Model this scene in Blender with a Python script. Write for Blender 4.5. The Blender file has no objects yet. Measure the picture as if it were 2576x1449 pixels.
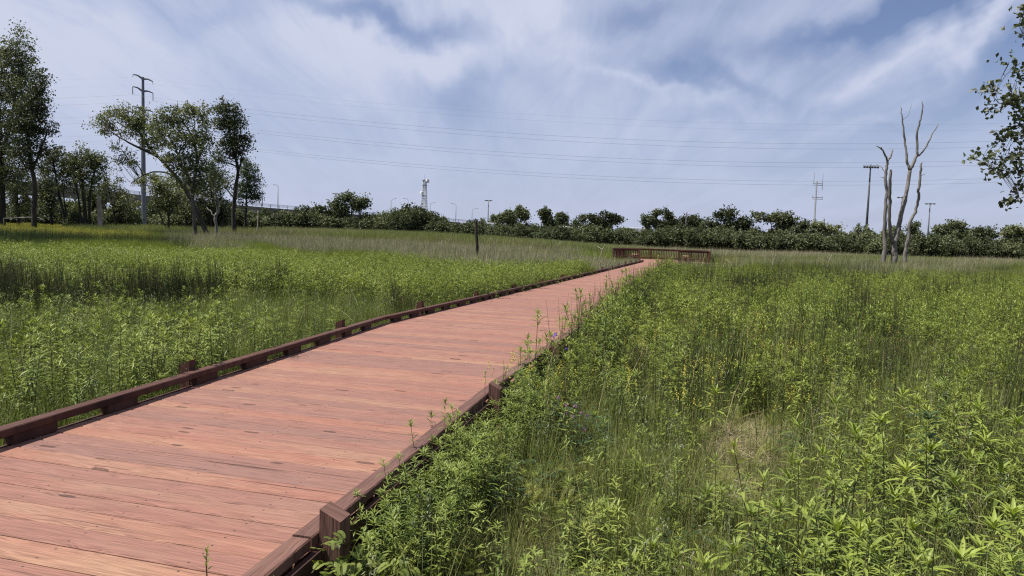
import bpy, math
import numpy as np
from mathutils import Matrix, Vector

RNG = np.random.default_rng(7)
R = math.radians
scene = bpy.context.scene
COL = scene.collection

# ------------------------------------------------------------------ camera
EYE = 1.36
F, HOR, ROLL = 1750.0, 600.0, R(1.85)
PIT = math.atan2(724.5 - HOR, F)
r0 = np.array([1.0, 0, 0]); fw = np.array([0, math.cos(PIT), -math.sin(PIT)]); u0 = np.array([0, math.sin(PIT), math.cos(PIT)])
CR = math.cos(ROLL) * r0 + math.sin(ROLL) * u0
CU = -math.sin(ROLL) * r0 + math.cos(ROLL) * u0
cam = bpy.data.cameras.new('camera'); camo = bpy.data.objects.new('camera', cam); COL.objects.link(camo)
cam.sensor_width = 36.0; cam.lens = F / 2576 * 36; cam.clip_end = 6000; cam.clip_start = 0.05
m = Matrix.Identity(4)
for i in range(3):
    m[i][0] = CR[i]; m[i][1] = CU[i]; m[i][2] = -fw[i]
m[2][3] = EYE
camo.matrix_world = m
scene.camera = camo


def at(px, py, Y):
    """Point of the place seen at photo position px, py (2576 wide) that stands Y metres ahead."""
    d = fw * F + CR * (px - 1288) - CU * (py - 724.5)
    t = Y / d[1]
    return np.array([d[0] * t, Y, EYE + d[2] * t])


def hz(px):
    return HOR + 0.0323 * (px - 1288)


def sstep(a, b, x):
    t = np.clip((x - a) / (b - a), 0, 1)
    return t * t * (3 - 2 * t)


def ground(x, y):
    x = np.asarray(x, float); y = np.asarray(y, float)
    z = -0.32 + 0.85 * sstep(22, 85, y) * sstep(22, -28, x)
    z = z + 0.04 * np.sin(x * 0.9 + 0.4 * y) + 0.03 * np.sin(1.7 * y - 0.6 * x)
    return z


# ------------------------------------------------------------------ mesh helpers
class G:
    def __init__(self):
        self.v = []; self.f = []; self.a = []; self.w = []; self.n = 0

    def add(self, V, Fc, mat=0, a=None, w=None, smooth=False):
        V = np.asarray(V, float).reshape(-1, 3); Fc = np.asarray(Fc, int)
        self.v.append(V)
        self.f.append((Fc + self.n, mat, smooth))
        self.a.append(np.zeros(len(V)) if a is None else np.broadcast_to(np.asarray(a, float), (len(V),)))
        self.w.append(np.zeros((len(V), 3)) if w is None else np.asarray(w, float).reshape(-1, 3))
        self.n += len(V)
        return self

    def mesh(self, name, mats):
        me = bpy.data.meshes.new(name)
        V = np.concatenate(self.v)
        me.vertices.add(len(V)); me.vertices.foreach_set('co', V.ravel())
        nl = sum(f.size for f, _, _ in self.f); npoly = sum(len(f) for f, _, _ in self.f)
        me.loops.add(nl); me.polygons.add(npoly)
        me.loops.foreach_set('vertex_index', np.concatenate([f.ravel() for f, _, _ in self.f]))
        tot = np.concatenate([np.full(len(f), f.shape[1]) for f, _, _ in self.f])
        me.polygons.foreach_set('loop_start', np.concatenate([[0], np.cumsum(tot)[:-1]]))
        me.polygons.foreach_set('material_index', np.concatenate([np.full(len(f), k) for f, k, _ in self.f]))
        me.polygons.foreach_set('use_smooth', np.concatenate([np.full(len(f), s) for f, _, s in self.f]))
        at_ = me.attributes.new('vary', 'FLOAT', 'POINT'); at_.data.foreach_set('value', np.concatenate(self.a))
        aw = me.attributes.new('wood', 'FLOAT_VECTOR', 'POINT'); aw.data.foreach_set('vector', np.concatenate(self.w).ravel())
        for k in (mats if isinstance(mats, (list, tuple)) else [mats]):
            me.materials.append(k)
        me.update(calc_edges=True); me.validate()
        return me

    def build(self, name, mats, parent=None, loc=None):
        """One mesh object; with LOC the vertices are world positions and the origin moves to LOC."""
        base = None
        if parent is not None:
            base = np.array(parent['_base'])
        elif loc is not None:
            base = np.array(loc)
        if base is not None:
            self.v = [v - base for v in self.v]
        o = bpy.data.objects.new(name, self.mesh(name, mats)); COL.objects.link(o)
        if parent is not None:
            top = parent
            o.parent = top
            o['_base'] = [float(q) for q in base]
        elif loc is not None:
            o.location = loc; o['_base'] = [float(q) for q in loc]
        return o


def tag(o, label=None, cat=None, group=None, kind=None):
    if label: o['label'] = label
    if cat: o['category'] = cat
    if group: o['group'] = group
    if kind: o['kind'] = kind
    return o


def thing(name, loc, label, cat, group=None):
    o = bpy.data.objects.new(name, None); COL.objects.link(o)
    o.empty_display_size = 0.2
    o.location = [float(q) for q in loc]; o['_base'] = [float(q) for q in loc]
    return tag(o, label, cat, group)


def copy_tree(o, parent=None):
    c = o.copy(); COL.objects.link(c)
    if parent is not None: c.parent = parent
    for ch in [q for q in bpy.data.objects if q.parent == o]:
        copy_tree(ch, c)
    return c


def norm(v):
    v = np.asarray(v, float)
    return v / (np.linalg.norm(v, axis=-1, keepdims=True) + 1e-12)


def tube(g, P, rad, sides=6, mat=0, a=0.5, cap=True, rough=0.0, smooth=True):
    P = np.asarray(P, float); n = len(P)
    rad = np.broadcast_to(np.asarray(rad, float), (n,))
    T = np.gradient(P, axis=0); T = norm(T)
    ref = np.array([0.3, 0.9, 0.1]) if abs(T[0][2]) > 0.8 else np.array([0, 0, 1.0])
    A = norm(np.cross(T, ref)); B = np.cross(T, A)
    th = np.linspace(0, 2 * np.pi, sides, endpoint=False)
    rr = rad[:, None] * (1 + rough * RNG.normal(size=(n, sides)))
    V = P[:, None, :] + rr[..., None] * (np.cos(th)[None, :, None] * A[:, None, :] + np.sin(th)[None, :, None] * B[:, None, :])
    i = np.arange(n - 1)[:, None] * sides; j = np.arange(sides)[None, :]; k = (j + 1) % sides
    Fq = np.stack([i + j, i + k, i + sides + k, i + sides + j], -1).reshape(-1, 4)
    s = np.concatenate([[0], np.cumsum(np.linalg.norm(np.diff(P, axis=0), axis=1))])
    W = np.stack([np.repeat(s, sides), np.tile(np.arange(sides) / sides * 0.3, n), np.full(n * sides, RNG.random() * 50)], -1)
    base = g.n
    g.add(V.reshape(-1, 3), Fq, mat, a, W, smooth)
    if cap:
        for ring, rev in ((0, True), (n - 1, False)):
            idx = np.arange(sides) + ring * sides
            if rev: idx = idx[::-1]
            g.f.append((idx[None, :] + base, mat, False))


def box(g, c, ax, ay, az, mat=0, a=0.5, wl=None, bev=0.0):
    """Box about C with half-axis vectors; the first axis runs along the grain. BEV chamfers the four long edges."""
    c, ax, ay, az = [np.asarray(q, float) for q in (c, ax, ay, az)]
    wid = RNG.random() * 60 if wl is None else wl
    la, lb, lc = [np.linalg.norm(q) for q in (ax, ay, az)]
    if bev > 0:
        b, d = min(bev / lb, .45), min(bev / lc, .45)
        prof = [(-1, -1 + d), (-1, 1 - d), (-1 + b, 1), (1 - b, 1), (1, 1 - d), (1, -1 + d), (1 - b, -1), (-1 + b, -1)]
    else:
        prof = [(-1, -1), (-1, 1), (1, 1), (1, -1)]
    k = len(prof)
    V = []; W = []
    for s in (-1, 1):
        for p, q in prof:
            V.append(c + s * ax + p * ay + q * az); W.append((s * la + la, (p * lb if abs(q) > .5 or k == 4 else p * lb) + q * lc * .01, wid))
    V = np.array(V)
    if RNG is not None:
        pass
    F4 = [[j, (j + 1) % k, k + (j + 1) % k, k + j] for j in range(k)]
    base = g.n
    hand = np.dot(np.cross(ax, ay), az)
    F4 = np.array(F4)
    if hand > 0: F4 = F4[:, ::-1]
    g.add(V, F4, mat, a, W)
    e0 = np.arange(k); e1 = np.arange(k) + k
    if hand > 0: e1 = e1[::-1]; e0 = e0
    else: e0 = e0[::-1]
    g.f.append((e0[None, ::-1] + base if hand > 0 else e0[None, :] + base, mat, False))
    g.f.append((e1[None, ::-1] + base if hand > 0 else e1[None, :] + base, mat, False))


def rot_rand(n):
    d = norm(RNG.normal(size=(n, 3))); e = norm(np.cross(d, RNG.normal(size=(n, 3))))
    return d, e


def leaves(g, P, D, Nn, L, W, droop=0.25, fold=0.35, mat=0, a=None):
    """Lance-shaped leaves folded along the midrib: base P, direction D, face normal N."""
    n = len(P); D = norm(D); S = norm(np.cross(D, Nn)); N = np.cross(S, D)
    L = np.broadcast_to(L, (n,))[:, None]; W = np.broadcast_to(W, (n,))[:, None]; dr = np.broadcast_to(droop, (n,))[:, None]

    def mid(t): return P + D * L * t * (1 - 0.15 * dr * t) - N * L * dr * t * t
    m1, m2, tip = mid(.3), mid(.65), mid(1.0)
    up = N * W * fold
    V = np.stack([P, m1 - S * W * .5 + up * .5, m1, m1 + S * W * .5 + up * .5, m2 - S * W * .38 + up * .4, m2, m2 + S * W * .38 + up * .4, tip], 1)
    b = np.arange(n)[:, None] * 8
    T = np.array([[0, 2, 1], [0, 3, 2], [4, 5, 7], [5, 6, 7]]); Q = np.array([[1, 2, 5, 4], [2, 3, 6, 5]])
    a = RNG.random(n) if a is None else a
    base = g.n
    g.add(V.reshape(-1, 3), (b[:, :, None] + T[None]).reshape(-1, 3), mat, np.repeat(a, 8), smooth=True)
    g.f.append(((b[:, :, None] + Q[None]).reshape(-1, 4) + base, mat, True))


def blades(g, P, az, lean, curve, L, W, segs=4, mat=0, a=None, taper=1.4):
    n = len(P)
    az, lean, curve, L, W = [np.broadcast_to(np.asarray(q, float), (n,)) for q in (az, lean, curve, L, W)]
    t = np.linspace(0, 1, segs + 1)
    th = lean[:, None] + curve[:, None] * t[None, :] ** 1.3
    ds = (L / segs)[:, None]
    rr = np.concatenate([np.zeros((n, 1)), np.cumsum(np.sin(th[:, :-1]) * ds, 1)], 1)
    zz = np.concatenate([np.zeros((n, 1)), np.cumsum(np.cos(th[:, :-1]) * ds, 1)], 1)
    dirx = np.stack([np.cos(az), np.sin(az), 0 * az], -1)
    tw = az + np.pi / 2 + RNG.normal(size=n) * .7
    side = np.stack([np.cos(tw), np.sin(tw), 0 * az], -1)
    C = P[:, None, :] + rr[..., None] * dirx[:, None, :] + zz[..., None] * np.array([0, 0, 1.0])
    ww = W[:, None] * np.clip(1 - t[None, :] ** taper, 0.03, 1) * .5
    V = np.stack([C - side[:, None, :] * ww[..., None], C + side[:, None, :] * ww[..., None]], 2).reshape(n, -1, 3)
    k = (segs + 1) * 2
    Q = np.array([[2 * s, 2 * s + 1, 2 * s + 3, 2 * s + 2] for s in range(segs)])
    a = RNG.random(n) if a is None else np.broadcast_to(a, (n,))
    g.add(V.reshape(-1, 3), (np.arange(n)[:, None, None] * k + Q[None]).reshape(-1, 4), mat, np.repeat(a, k), smooth=True)


def flakes(g, P, size, mat=0, a=None, asp=0.7, up=0.0):
    """Loose leaf faces: a kite each, turned at random."""
    n = len(P); d, e = rot_rand(n)
    if up:
        nn = norm(np.cross(d, e) + np.array([0, 0, up]) * np.sign(RNG.random((n, 1)) - .2)); d = norm(np.cross(nn, e)); e = np.cross(nn, d)
    s = np.broadcast_to(size, (n,))[:, None]
    bend = np.cross(d, e) * s * .15
    V = np.stack([P - d * s * .55, P - e * s * asp * .5 + bend, P + d * s * .55, P + e * s * asp * .5 + bend], 1).reshape(-1, 3)
    a = RNG.random(n) if a is None else a
    g.add(V, np.arange(4 * n).reshape(-1, 4), mat, np.repeat(np.broadcast_to(a, (n,)), 4))


# ------------------------------------------------------------------ materials
def new_mat(name):
    mt = bpy.data.materials.new(name); mt.use_nodes = True
    nt = mt.node_tree; nt.nodes.clear()
    return mt, nt


def N(nt, typ, **kw):
    n = nt.nodes.new(typ)
    for k, v in kw.items():
        if k.startswith('i_'):
            n.inputs[k[2:].replace('_', ' ')].default_value = v
        else:
            setattr(n, k, v)
    return n


def lk(nt, a, b): nt.links.new(a, b)


def mathn(nt, op, a, b=None, c=None, clamp=False):
    n = nt.nodes.new('ShaderNodeMath'); n.operation = op; n.use_clamp = clamp
    for i, q in enumerate((a, b, c)):
        if q is None: continue
        if hasattr(q, 'links'): nt.links.new(q, n.inputs[i])
        else: n.inputs[i].default_value = q
    return n.outputs[0]


def mixc(nt, fac, a, b, mode='MIX'):
    n = nt.nodes.new('ShaderNodeMix'); n.data_type = 'RGBA'; n.blend_type = mode
    for s, q in ((n.inputs[0], fac), (n.inputs[6], a), (n.inputs[7], b)):
        if hasattr(q, 'links'): nt.links.new(q, s)
        else: s.default_value = q if not isinstance(q, tuple) else (tuple(q) + (1,))[:4]
    return n.outputs[2]


def ramp(nt, fac, stops):
    n = nt.nodes.new('ShaderNodeValToRGB'); e = n.color_ramp.elements
    while len(e) < len(stops): e.new(0.5)
    for el, (p, c) in zip(e, stops):
        el.position = p; el.color = (tuple(c) + (1,))[:4] if isinstance(c, tuple) else (c, c, c, 1)
    nt.links.new(fac, n.inputs[0])
    return n.outputs[0]


def leaf_mat(name, dark, mid, light, trans=0.3, rough=0.5, tint_to=None, spec=0.3):
    """Foliage: three-tone leaf to leaf, plant to plant variation, some light through the leaf."""
    mt, nt = new_mat(name)
    at_ = N(nt, 'ShaderNodeAttribute', attribute_name='vary')
    oi = N(nt, 'ShaderNodeObjectInfo')
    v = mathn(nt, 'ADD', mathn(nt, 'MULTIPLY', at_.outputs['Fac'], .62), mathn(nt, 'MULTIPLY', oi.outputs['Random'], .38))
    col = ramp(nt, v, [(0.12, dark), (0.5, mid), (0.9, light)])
    if tint_to is not None:
        ti = N(nt, 'ShaderNodeAttribute', attribute_name='tint'); ti.attribute_type = 'INSTANCER'
        col = mixc(nt, ti.outputs['Fac'], col, tint_to)
    pr = N(nt, 'ShaderNodeBsdfPrincipled'); lk(nt, col, pr.inputs['Base Color'])
    pr.inputs['Roughness'].default_value = rough
    pr.inputs['Specular IOR Level'].default_value = spec
    out = N(nt, 'ShaderNodeOutputMaterial')
    if trans > 0:
        tr = N(nt, 'ShaderNodeBsdfTranslucent')
        tc = mixc(nt, 1.0, col, (1.2, 1.25, 0.6), 'MULTIPLY'); lk(nt, tc, tr.inputs[0])
        mx = N(nt, 'ShaderNodeMixShader'); mx.inputs[0].default_value = trans
        lk(nt, pr.outputs[0], mx.inputs[1]); lk(nt, tr.outputs[0], mx.inputs[2]); lk(nt, mx.outputs[0], out.inputs[0])
    else:
        lk(nt, pr.outputs[0], out.inputs[0])
    return mt


def noise_mat(name, c1, c2, scale=6.0, rough=0.8, bump=0.3, stretch=(1, 1, 1), detail=6, c3=None, spec=0.3, metal=0.0, dist=0.02):
    mt, nt = new_mat(name)
    tc = N(nt, 'ShaderNodeTexCoord'); mp = N(nt, 'ShaderNodeMapping'); mp.inputs['Scale'].default_value = stretch
    lk(nt, tc.outputs['Object'], mp.inputs[0])
    nz = N(nt, 'ShaderNodeTexNoise', i_Scale=scale, i_Detail=detail, i_Roughness=.65); lk(nt, mp.outputs[0], nz.inputs['Vector'])
    stops = [(0.32, c1), (0.68, c2)] if c3 is None else [(0.3, c1), (0.5, c2), (0.7, c3)]
    col = ramp(nt, nz.outputs['Fac'], stops)
    pr = N(nt, 'ShaderNodeBsdfPrincipled'); lk(nt, col, pr.inputs['Base Color'])
    pr.inputs['Roughness'].default_value = rough; pr.inputs['Specular IOR Level'].default_value = spec; pr.inputs['Metallic'].default_value = metal
    if bump:
        bp = N(nt, 'ShaderNodeBump', i_Strength=bump, i_Distance=dist); lk(nt, nz.outputs['Fac'], bp.inputs['Height']); lk(nt, bp.outputs[0], pr.inputs['Normal'])
    out = N(nt, 'ShaderNodeOutputMaterial'); lk(nt, pr.outputs[0], out.inputs[0])
    return mt


def wood_mat(name, base, dark, pale, pale_amt, knots=True, nails=False, rough=0.7, bump=0.5, grainmul=1.0):
    """Stained timber; the 'wood' attribute gives metres along the grain, across it, and the board's own number."""
    mt, nt = new_mat(name)
    at_ = N(nt, 'ShaderNodeAttribute', attribute_name='wood')
    sx = N(nt, 'ShaderNodeSeparateXYZ'); lk(nt, at_.outputs['Vector'], sx.inputs[0])
    u, v, wid = sx.outputs
    # knot field bends the grain
    ck = N(nt, 'ShaderNodeCombineXYZ')
    lk(nt, mathn(nt, 'MULTIPLY', u, 2.1), ck.inputs[0]); lk(nt, mathn(nt, 'MULTIPLY', v, 7.5), ck.inputs[1]); lk(nt, mathn(nt, 'MULTIPLY', wid, 3.7), ck.inputs[2])
    vo = N(nt, 'ShaderNodeTexVoronoi', i_Scale=1.0, i_Randomness=1.0); lk(nt, ck.outputs[0], vo.inputs['Vector'])
    kd = vo.outputs['Distance']
    near = mathn(nt, 'POWER', mathn(nt, 'SUBTRACT', 1.0, mathn(nt, 'MULTIPLY', kd, 2.2), clamp=True), 2.0)
    # long grain
    cg = N(nt, 'ShaderNodeCombineXYZ')
    lk(nt, mathn(nt, 'MULTIPLY', u, 0.9), cg.inputs[0]); lk(nt, mathn(nt, 'ADD', mathn(nt, 'MULTIPLY', v, 26.0 * grainmul), mathn(nt, 'MULTIPLY', near, 1.3)), cg.inputs[1]); lk(nt, mathn(nt, 'MULTIPLY', wid, 9.1), cg.inputs[2])
    ng = N(nt, 'ShaderNodeTexNoise', i_Scale=1.0, i_Detail=3.0, i_Roughness=.55, i_Distortion=0.6); lk(nt, cg.outputs[0], ng.inputs['Vector'])
    rings = mathn(nt, 'ABSOLUTE', mathn(nt, 'SUBTRACT', mathn(nt, 'FRACT', mathn(nt, 'MULTIPLY', ng.outputs['Fac'], 9.0)), 0.5))
    rings = mathn(nt, 'MULTIPLY', rings, 2.0)
    # fine fibres
    cf = N(nt, 'ShaderNodeCombineXYZ')
    lk(nt, mathn(nt, 'MULTIPLY', u, 6.0), cf.inputs[0]); lk(nt, mathn(nt, 'MULTIPLY', v, 260.0), cf.inputs[1]); lk(nt, wid, cf.inputs[2])
    nf = N(nt, 'ShaderNodeTexNoise', i_Scale=1.0, i_Detail=2.0); lk(nt, cf.outputs[0], nf.inputs['Vector'])
    # worn pale areas
    cw = N(nt, 'ShaderNodeCombineXYZ')
    lk(nt, mathn(nt, 'MULTIPLY', u, 0.55), cw.inputs[0]); lk(nt, mathn(nt, 'MULTIPLY', v, 3.0), cw.inputs[1]); lk(nt, mathn(nt, 'MULTIPLY', wid, 0.33), cw.inputs[2])
    nw = N(nt, 'ShaderNodeTexNoise', i_Scale=1.3, i_Detail=4.0, i_Roughness=.6); lk(nt, cw.outputs[0], nw.inputs['Vector'])
    bid = N(nt, 'ShaderNodeTexWhiteNoise'); bid.noise_dimensions = '1D'; lk(nt, wid, bid.inputs['W'])
    worn = mathn(nt, 'MULTIPLY', mathn(nt, 'ADD', mathn(nt, 'MULTIPLY', mathn(nt, 'SUBTRACT', nw.outputs['Fac'], .5), 3.2), mathn(nt, 'MULTIPLY', mathn(nt, 'SUBTRACT', bid.outputs['Value'], .45), 1.1), clamp=True), pale_amt)
    col = mixc(nt, worn, base, pale)
    gs = mathn(nt, 'MULTIPLY', mathn(nt, 'POWER', rings, 1.6), .52)
    col = mixc(nt, gs, col, dark)
    col = mixc(nt, mathn(nt, 'MULTIPLY', mathn(nt, 'SUBTRACT', nf.outputs['Fac'], .45, clamp=True), 1.5, clamp=True), col, dark)
    # board to board
    hsv = N(nt, 'ShaderNodeHueSaturation'); lk(nt, col, hsv.inputs['Color'])
    lk(nt, mathn(nt, 'ADD', .86, mathn(nt, 'MULTIPLY', bid.outputs['Value'], .28)), hsv.inputs['Value'])
    lk(nt, mathn(nt, 'ADD', .9, mathn(nt, 'MULTIPLY', bid.outputs['Value'], .2)), hsv.inputs['Saturation'])
    col = hsv.outputs[0]
    # checks: long thin dark cracks
    cc = N(nt, 'ShaderNodeCombineXYZ')
    lk(nt, mathn(nt, 'MULTIPLY', u, 0.8), cc.inputs[0]); lk(nt, mathn(nt, 'MULTIPLY', v, 55.0), cc.inputs[1]); lk(nt, mathn(nt, 'MULTIPLY', wid, 2.3), cc.inputs[2])
    nc = N(nt, 'ShaderNodeTexNoise', i_Scale=1.0, i_Detail=3.0, i_Distortion=.3); lk(nt, cc.outputs[0], nc.inputs['Vector'])
    crack = mathn(nt, 'MULTIPLY', mathn(nt, 'SUBTRACT', nc.outputs['Fac'], .66, clamp=True), 14.0, clamp=True)
    col = mixc(nt, mathn(nt, 'MULTIPLY', crack, .75), col, tuple(q * .35 for q in dark))
    if knots:
        pick = N(nt, 'ShaderNodeSeparateColor'); lk(nt, vo.outputs['Color'], pick.inputs[0])
        on = mathn(nt, 'GREATER_THAN', pick.outputs[0], .42)
        kn = mathn(nt, 'MULTIPLY', mathn(nt, 'MULTIPLY', mathn(nt, 'SUBTRACT', .15, kd, clamp=True), 14.0, clamp=True), on)
        kr = mathn(nt, 'MULTIPLY', mathn(nt, 'MULTIPLY', mathn(nt, 'COMPARE', kd, .11, .025), .6), on)
        col = mixc(nt, mathn(nt, 'MULTIPLY', kn, .65), col, tuple(q * .6 for q in dark))
        col = mixc(nt, kr, col, tuple(q * .4 for q in dark))
    if nails:
        uu = mathn(nt, 'SUBTRACT', mathn(nt, 'FRACT', mathn(nt, 'ADD', mathn(nt, 'DIVIDE', u, .61), .25)), .5)
        uu = mathn(nt, 'MULTIPLY', uu, .61)
        vv = mathn(nt, 'SUBTRACT', mathn(nt, 'ABSOLUTE', v), .043)
        dd = mathn(nt, 'SQRT', mathn(nt, 'ADD', mathn(nt, 'POWER', uu, 2.0), mathn(nt, 'POWER', vv, 2.0)))
        col = mixc(nt, mathn(nt, 'MULTIPLY', mathn(nt, 'LESS_THAN', dd, .0055), .85), col, (.02, .012, .01))
    pr = N(nt, 'ShaderNodeBsdfPrincipled'); lk(nt, col, pr.inputs['Base Color'])
    pr.inputs['Roughness'].default_value = rough; pr.inputs['Specular IOR Level'].default_value = .25
    bp = N(nt, 'ShaderNodeBump', i_Strength=bump, i_Distance=.004)
    lk(nt, mathn(nt, 'SUBTRACT', mathn(nt, 'ADD', nf.outputs['Fac'], mathn(nt, 'MULTIPLY', rings, -.5)), mathn(nt, 'MULTIPLY', crack, 2.0)), bp.inputs['Height'])
    lk(nt, bp.outputs[0], pr.inputs['Normal'])
    out = N(nt, 'ShaderNodeOutputMaterial'); lk(nt, pr.outputs[0], out.inputs[0])
    return mt


M = {}
M['deck'] = wood_mat('red_stained_decking', (.240, .113, .084), (.085, .038, .028), (.278, .182, .122), .7, nails=True, bump=.6)
M['rail'] = wood_mat('dark_stained_timber', (.068, .028, .020), (.02, .009, .007), (.11, .065, .052), .5, bump=.6)
M['post'] = wood_mat('red_stained_post', (.10, .036, .023), (.032, .012, .008), (.13, .065, .045), .4, bump=.6)
M['railr'] = wood_mat('weathered_stained_timber', (.135, .066, .050), (.036, .017, .012), (.2, .14, .115), .7, bump=.7)
M['platform'] = wood_mat('brown_stained_timber', (.085, .032, .022), (.035, .012, .008), (.15, .075, .045), .4, bump=.3)
M['newwood'] = wood_mat('fresh_pine', (.40, .28, .16), (.25, .16, .08), (.48, .37, .24), .5)
M['bark'] = noise_mat('dark_bark', (.012, .011, .009), (.045, .038, .03), 5, .9, .8, (1, 1, .25), dist=.05)
M['barkg'] = noise_mat('grey_bark', (.03, .027, .022), (.10, .09, .073), 5, .9, .8, (1, 1, .2), dist=.05)
M['dead'] = noise_mat('bare_dead_wood', (.028, .024, .021), (.16, .147, .132), 3.5, .85, 1.0, (1, 1, .12), c3=(.09, .08, .071), dist=.06)
M['deadpale'] = noise_mat('bleached_dead_wood', (.16, .135, .105), (.38, .34, .28), 3, .85, .7, (1, 1, .15), dist=.05)
M['soil'] = noise_mat('marsh_ground', (.022, .024, .010), (.06, .066, .022), 9.0, .95, 1.0, c3=(.16, .14, .06), dist=.06, detail=10)
M['steelpole'] = noise_mat('galvanised_steel', (.075, .085, .105), (.105, .115, .14), .6, .5, 0, metal=.0)
M['steellight'] = noise_mat('bright_galvanised_lattice', (.2, .2, .21), (.3, .3, .31), .6, .5, 0)
M['steeldark'] = noise_mat('dark_steel', (.03, .03, .033), (.06, .06, .065), 2, .5, 0)
M['wire'] = noise_mat('aluminium_wire', (.10, .11, .13), (.14, .15, .17), 2, .5, 0)
M['concrete'] = noise_mat('bridge_concrete', (.075, .07, .062), (.14, .13, .118), .35, .9, .2, detail=8)
M['white'] = noise_mat('white_painted_metal', (.5, .51, .53), (.62, .62, .63), .5, .4, 0)
M['grey'] = noise_mat('grey_painted_metal', (.07, .075, .085), (.11, .115, .125), .8, .5, 0)
M['rubber'] = noise_mat('black_rubber', (.015, .015, .015), (.03, .03, .03), 3, .8, 0)
# foliage
M['treeleaf'] = leaf_mat('cottonwood_leaves', (.02, .026, .012), (.072, .085, .038), (.19, .20, .105), .25, .5, spec=.3)
M['treeleafl'] = leaf_mat('lighter_tree_leaves', (.04, .048, .02), (.12, .135, .06), (.25, .26, .135), .28, .5, spec=.3)
M['treeleafb'] = leaf_mat('blue_green_tree_leaves', (.028, .042, .026), (.078, .108, .062), (.17, .205, .125), .25, .5, spec=.3)
M['hedgeleaf'] = leaf_mat('hedge_leaves', (.016, .021, .010), (.06, .073, .032), (.145, .158, .078), .2, .6, spec=.2)
M['fortree'] = leaf_mat('far_tree_leaves', (.03, .038, .02), (.088, .105, .052), (.165, .182, .10), .22, .6, spec=.2)
M['grass'] = leaf_mat('meadow_grass_blades', (.05, .072, .016), (.125, .16, .038), (.235, .26, .085), .28, .5, tint_to=(.24, .228, .095, 1), spec=.2)
M['forb'] = leaf_mat('goldenrod_leaves', (.026, .045, .010), (.10, .14, .027), (.21, .26, .055), .25, .45, tint_to=(.215, .25, .05, 1), spec=.25)
M['forbhero'] = leaf_mat('fresh_goldenrod_leaves', (.05, .075, .014), (.14, .185, .032), (.28, .33, .062), .25, .45, spec=.25)
M['forbstem'] = leaf_mat('plant_stems', (.045, .052, .018), (.08, .086, .03), (.12, .115, .045), .1, .6, tint_to=(.11, .1, .045, 1), spec=.2)
M['rush'] = leaf_mat('rush_stems', (.010, .02, .008), (.024, .042, .015), (.06, .08, .028), .12, .5, tint_to=(.09, .09, .035, 1), spec=.2)
M['sedge'] = leaf_mat('bright_sedge', (.065, .095, .010), (.125, .172, .02), (.205, .25, .04), .3, .5, tint_to=(.2, .2, .055, 1), spec=.2)
M['reed'] = leaf_mat('grey_reeds', (.05, .068, .028), (.12, .148, .066), (.24, .26, .15), .22, .6, tint_to=(.25, .23, .175, 1), spec=.2)
M['herb'] = leaf_mat('feathery_herbs', (.045, .066, .014), (.115, .148, .030), (.21, .24, .055), .25, .5, tint_to=(.22, .225, .055, 1), spec=.2)
M['clover'] = leaf_mat('clover_leaves', (.016, .032, .012), (.034, .062, .021), (.066, .102, .037), .2, .5, spec=.25)
M['straw'] = leaf_mat('dry_straw', (.14, .11, .055), (.27, .22, .12), (.45, .39, .25), .1, .7)
M['yellow'] = leaf_mat('yellow_petals', (.30, .27, .03), (.38, .34, .04), (.46, .42, .07), .2, .6)
M['yellowdull'] = leaf_mat('dull_yellow_petals', (.20, .19, .028), (.28, .265, .032), (.36, .33, .045), .2, .6)
M['pink'] = leaf_mat('pink_petals', (.25, .12, .22), (.38, .2, .34), (.52, .34, .48), .2, .6)
M['purple'] = leaf_mat('violet_petals', (.07, .03, .32), (.10, .045, .42), (.17, .08, .52), .2, .6)
M['whitep'] = leaf_mat('white_petals', (.55, .55, .52), (.64, .64, .6), (.7, .7, .68), .2, .6)
M['seed'] = leaf_mat('brown_seed_heads', (.05, .03, .015), (.1, .06, .03), (.16, .1, .05), .0, .8)
M['tan'] = leaf_mat('tan_seed_heads', (.22, .15, .055), (.32, .22, .085), (.42, .31, .14), .1, .8)

# ------------------------------------------------------------------ ground
g = G()
ys = np.concatenate([np.linspace(-12, 14, 53), np.linspace(14.5, 60, 60), np.linspace(62, 200, 50), [260, 400, 700, 1400, 3000]])
xs = np.concatenate([[-3000, -1200, -500, -250], np.linspace(-150, -22, 40), np.linspace(-20, 20, 81), np.linspace(22, 150, 40), [250, 500, 1200, 3000]])
XX, YY = np.meshgrid(xs, ys)
ZZ = ground(XX, YY)
ny, nx = XX.shape
i = np.arange(ny - 1)[:, None] * nx; j = np.arange(nx - 1)[None, :]
g.add(np.stack([XX, YY, ZZ], -1), np.stack([i + j, i + j + 1, i + nx + j + 1, i + nx + j], -1).reshape(-1, 4), smooth=True)
o = g.build('ground', M['soil']); tag(o, kind='structure')

# ------------------------------------------------------------------ boardwalk
LE = np.array([(-3.58, 1.0), (-3.03, 4.08), (-1.9, 10.5), (4.2, 31.7), (8.9, 48.2), (9.75, 51.9)])
RE = np.array([(-1.40, .42), (-.86, 2.84), (-.155, 5.95), (.54, 8.6), (6.6, 31.0), (11.3, 47.5), (12.25, 51.2)])


def arc(P, s):
    d = np.concatenate([[0], np.cumsum(np.linalg.norm(np.diff(P, axis=0), axis=1))])
    s = np.asarray(s) * d[-1]
    return np.stack([np.interp(s, d, P[:, 0]), np.interp(s, d, P[:, 1])], -1)


def alen(P): return np.linalg.norm(np.diff(P, axis=0), axis=1).sum()


def deck_right_x(y): return np.interp(y, RE[:, 1], RE[:, 0])
def deck_left_x(y): return np.interp(y, LE[:, 1], LE[:, 0])


bw = thing('boardwalk', (-1.2, 6, 0), 'long reddish timber boardwalk with low kerb rails crossing the marsh', 'boardwalk')


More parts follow.
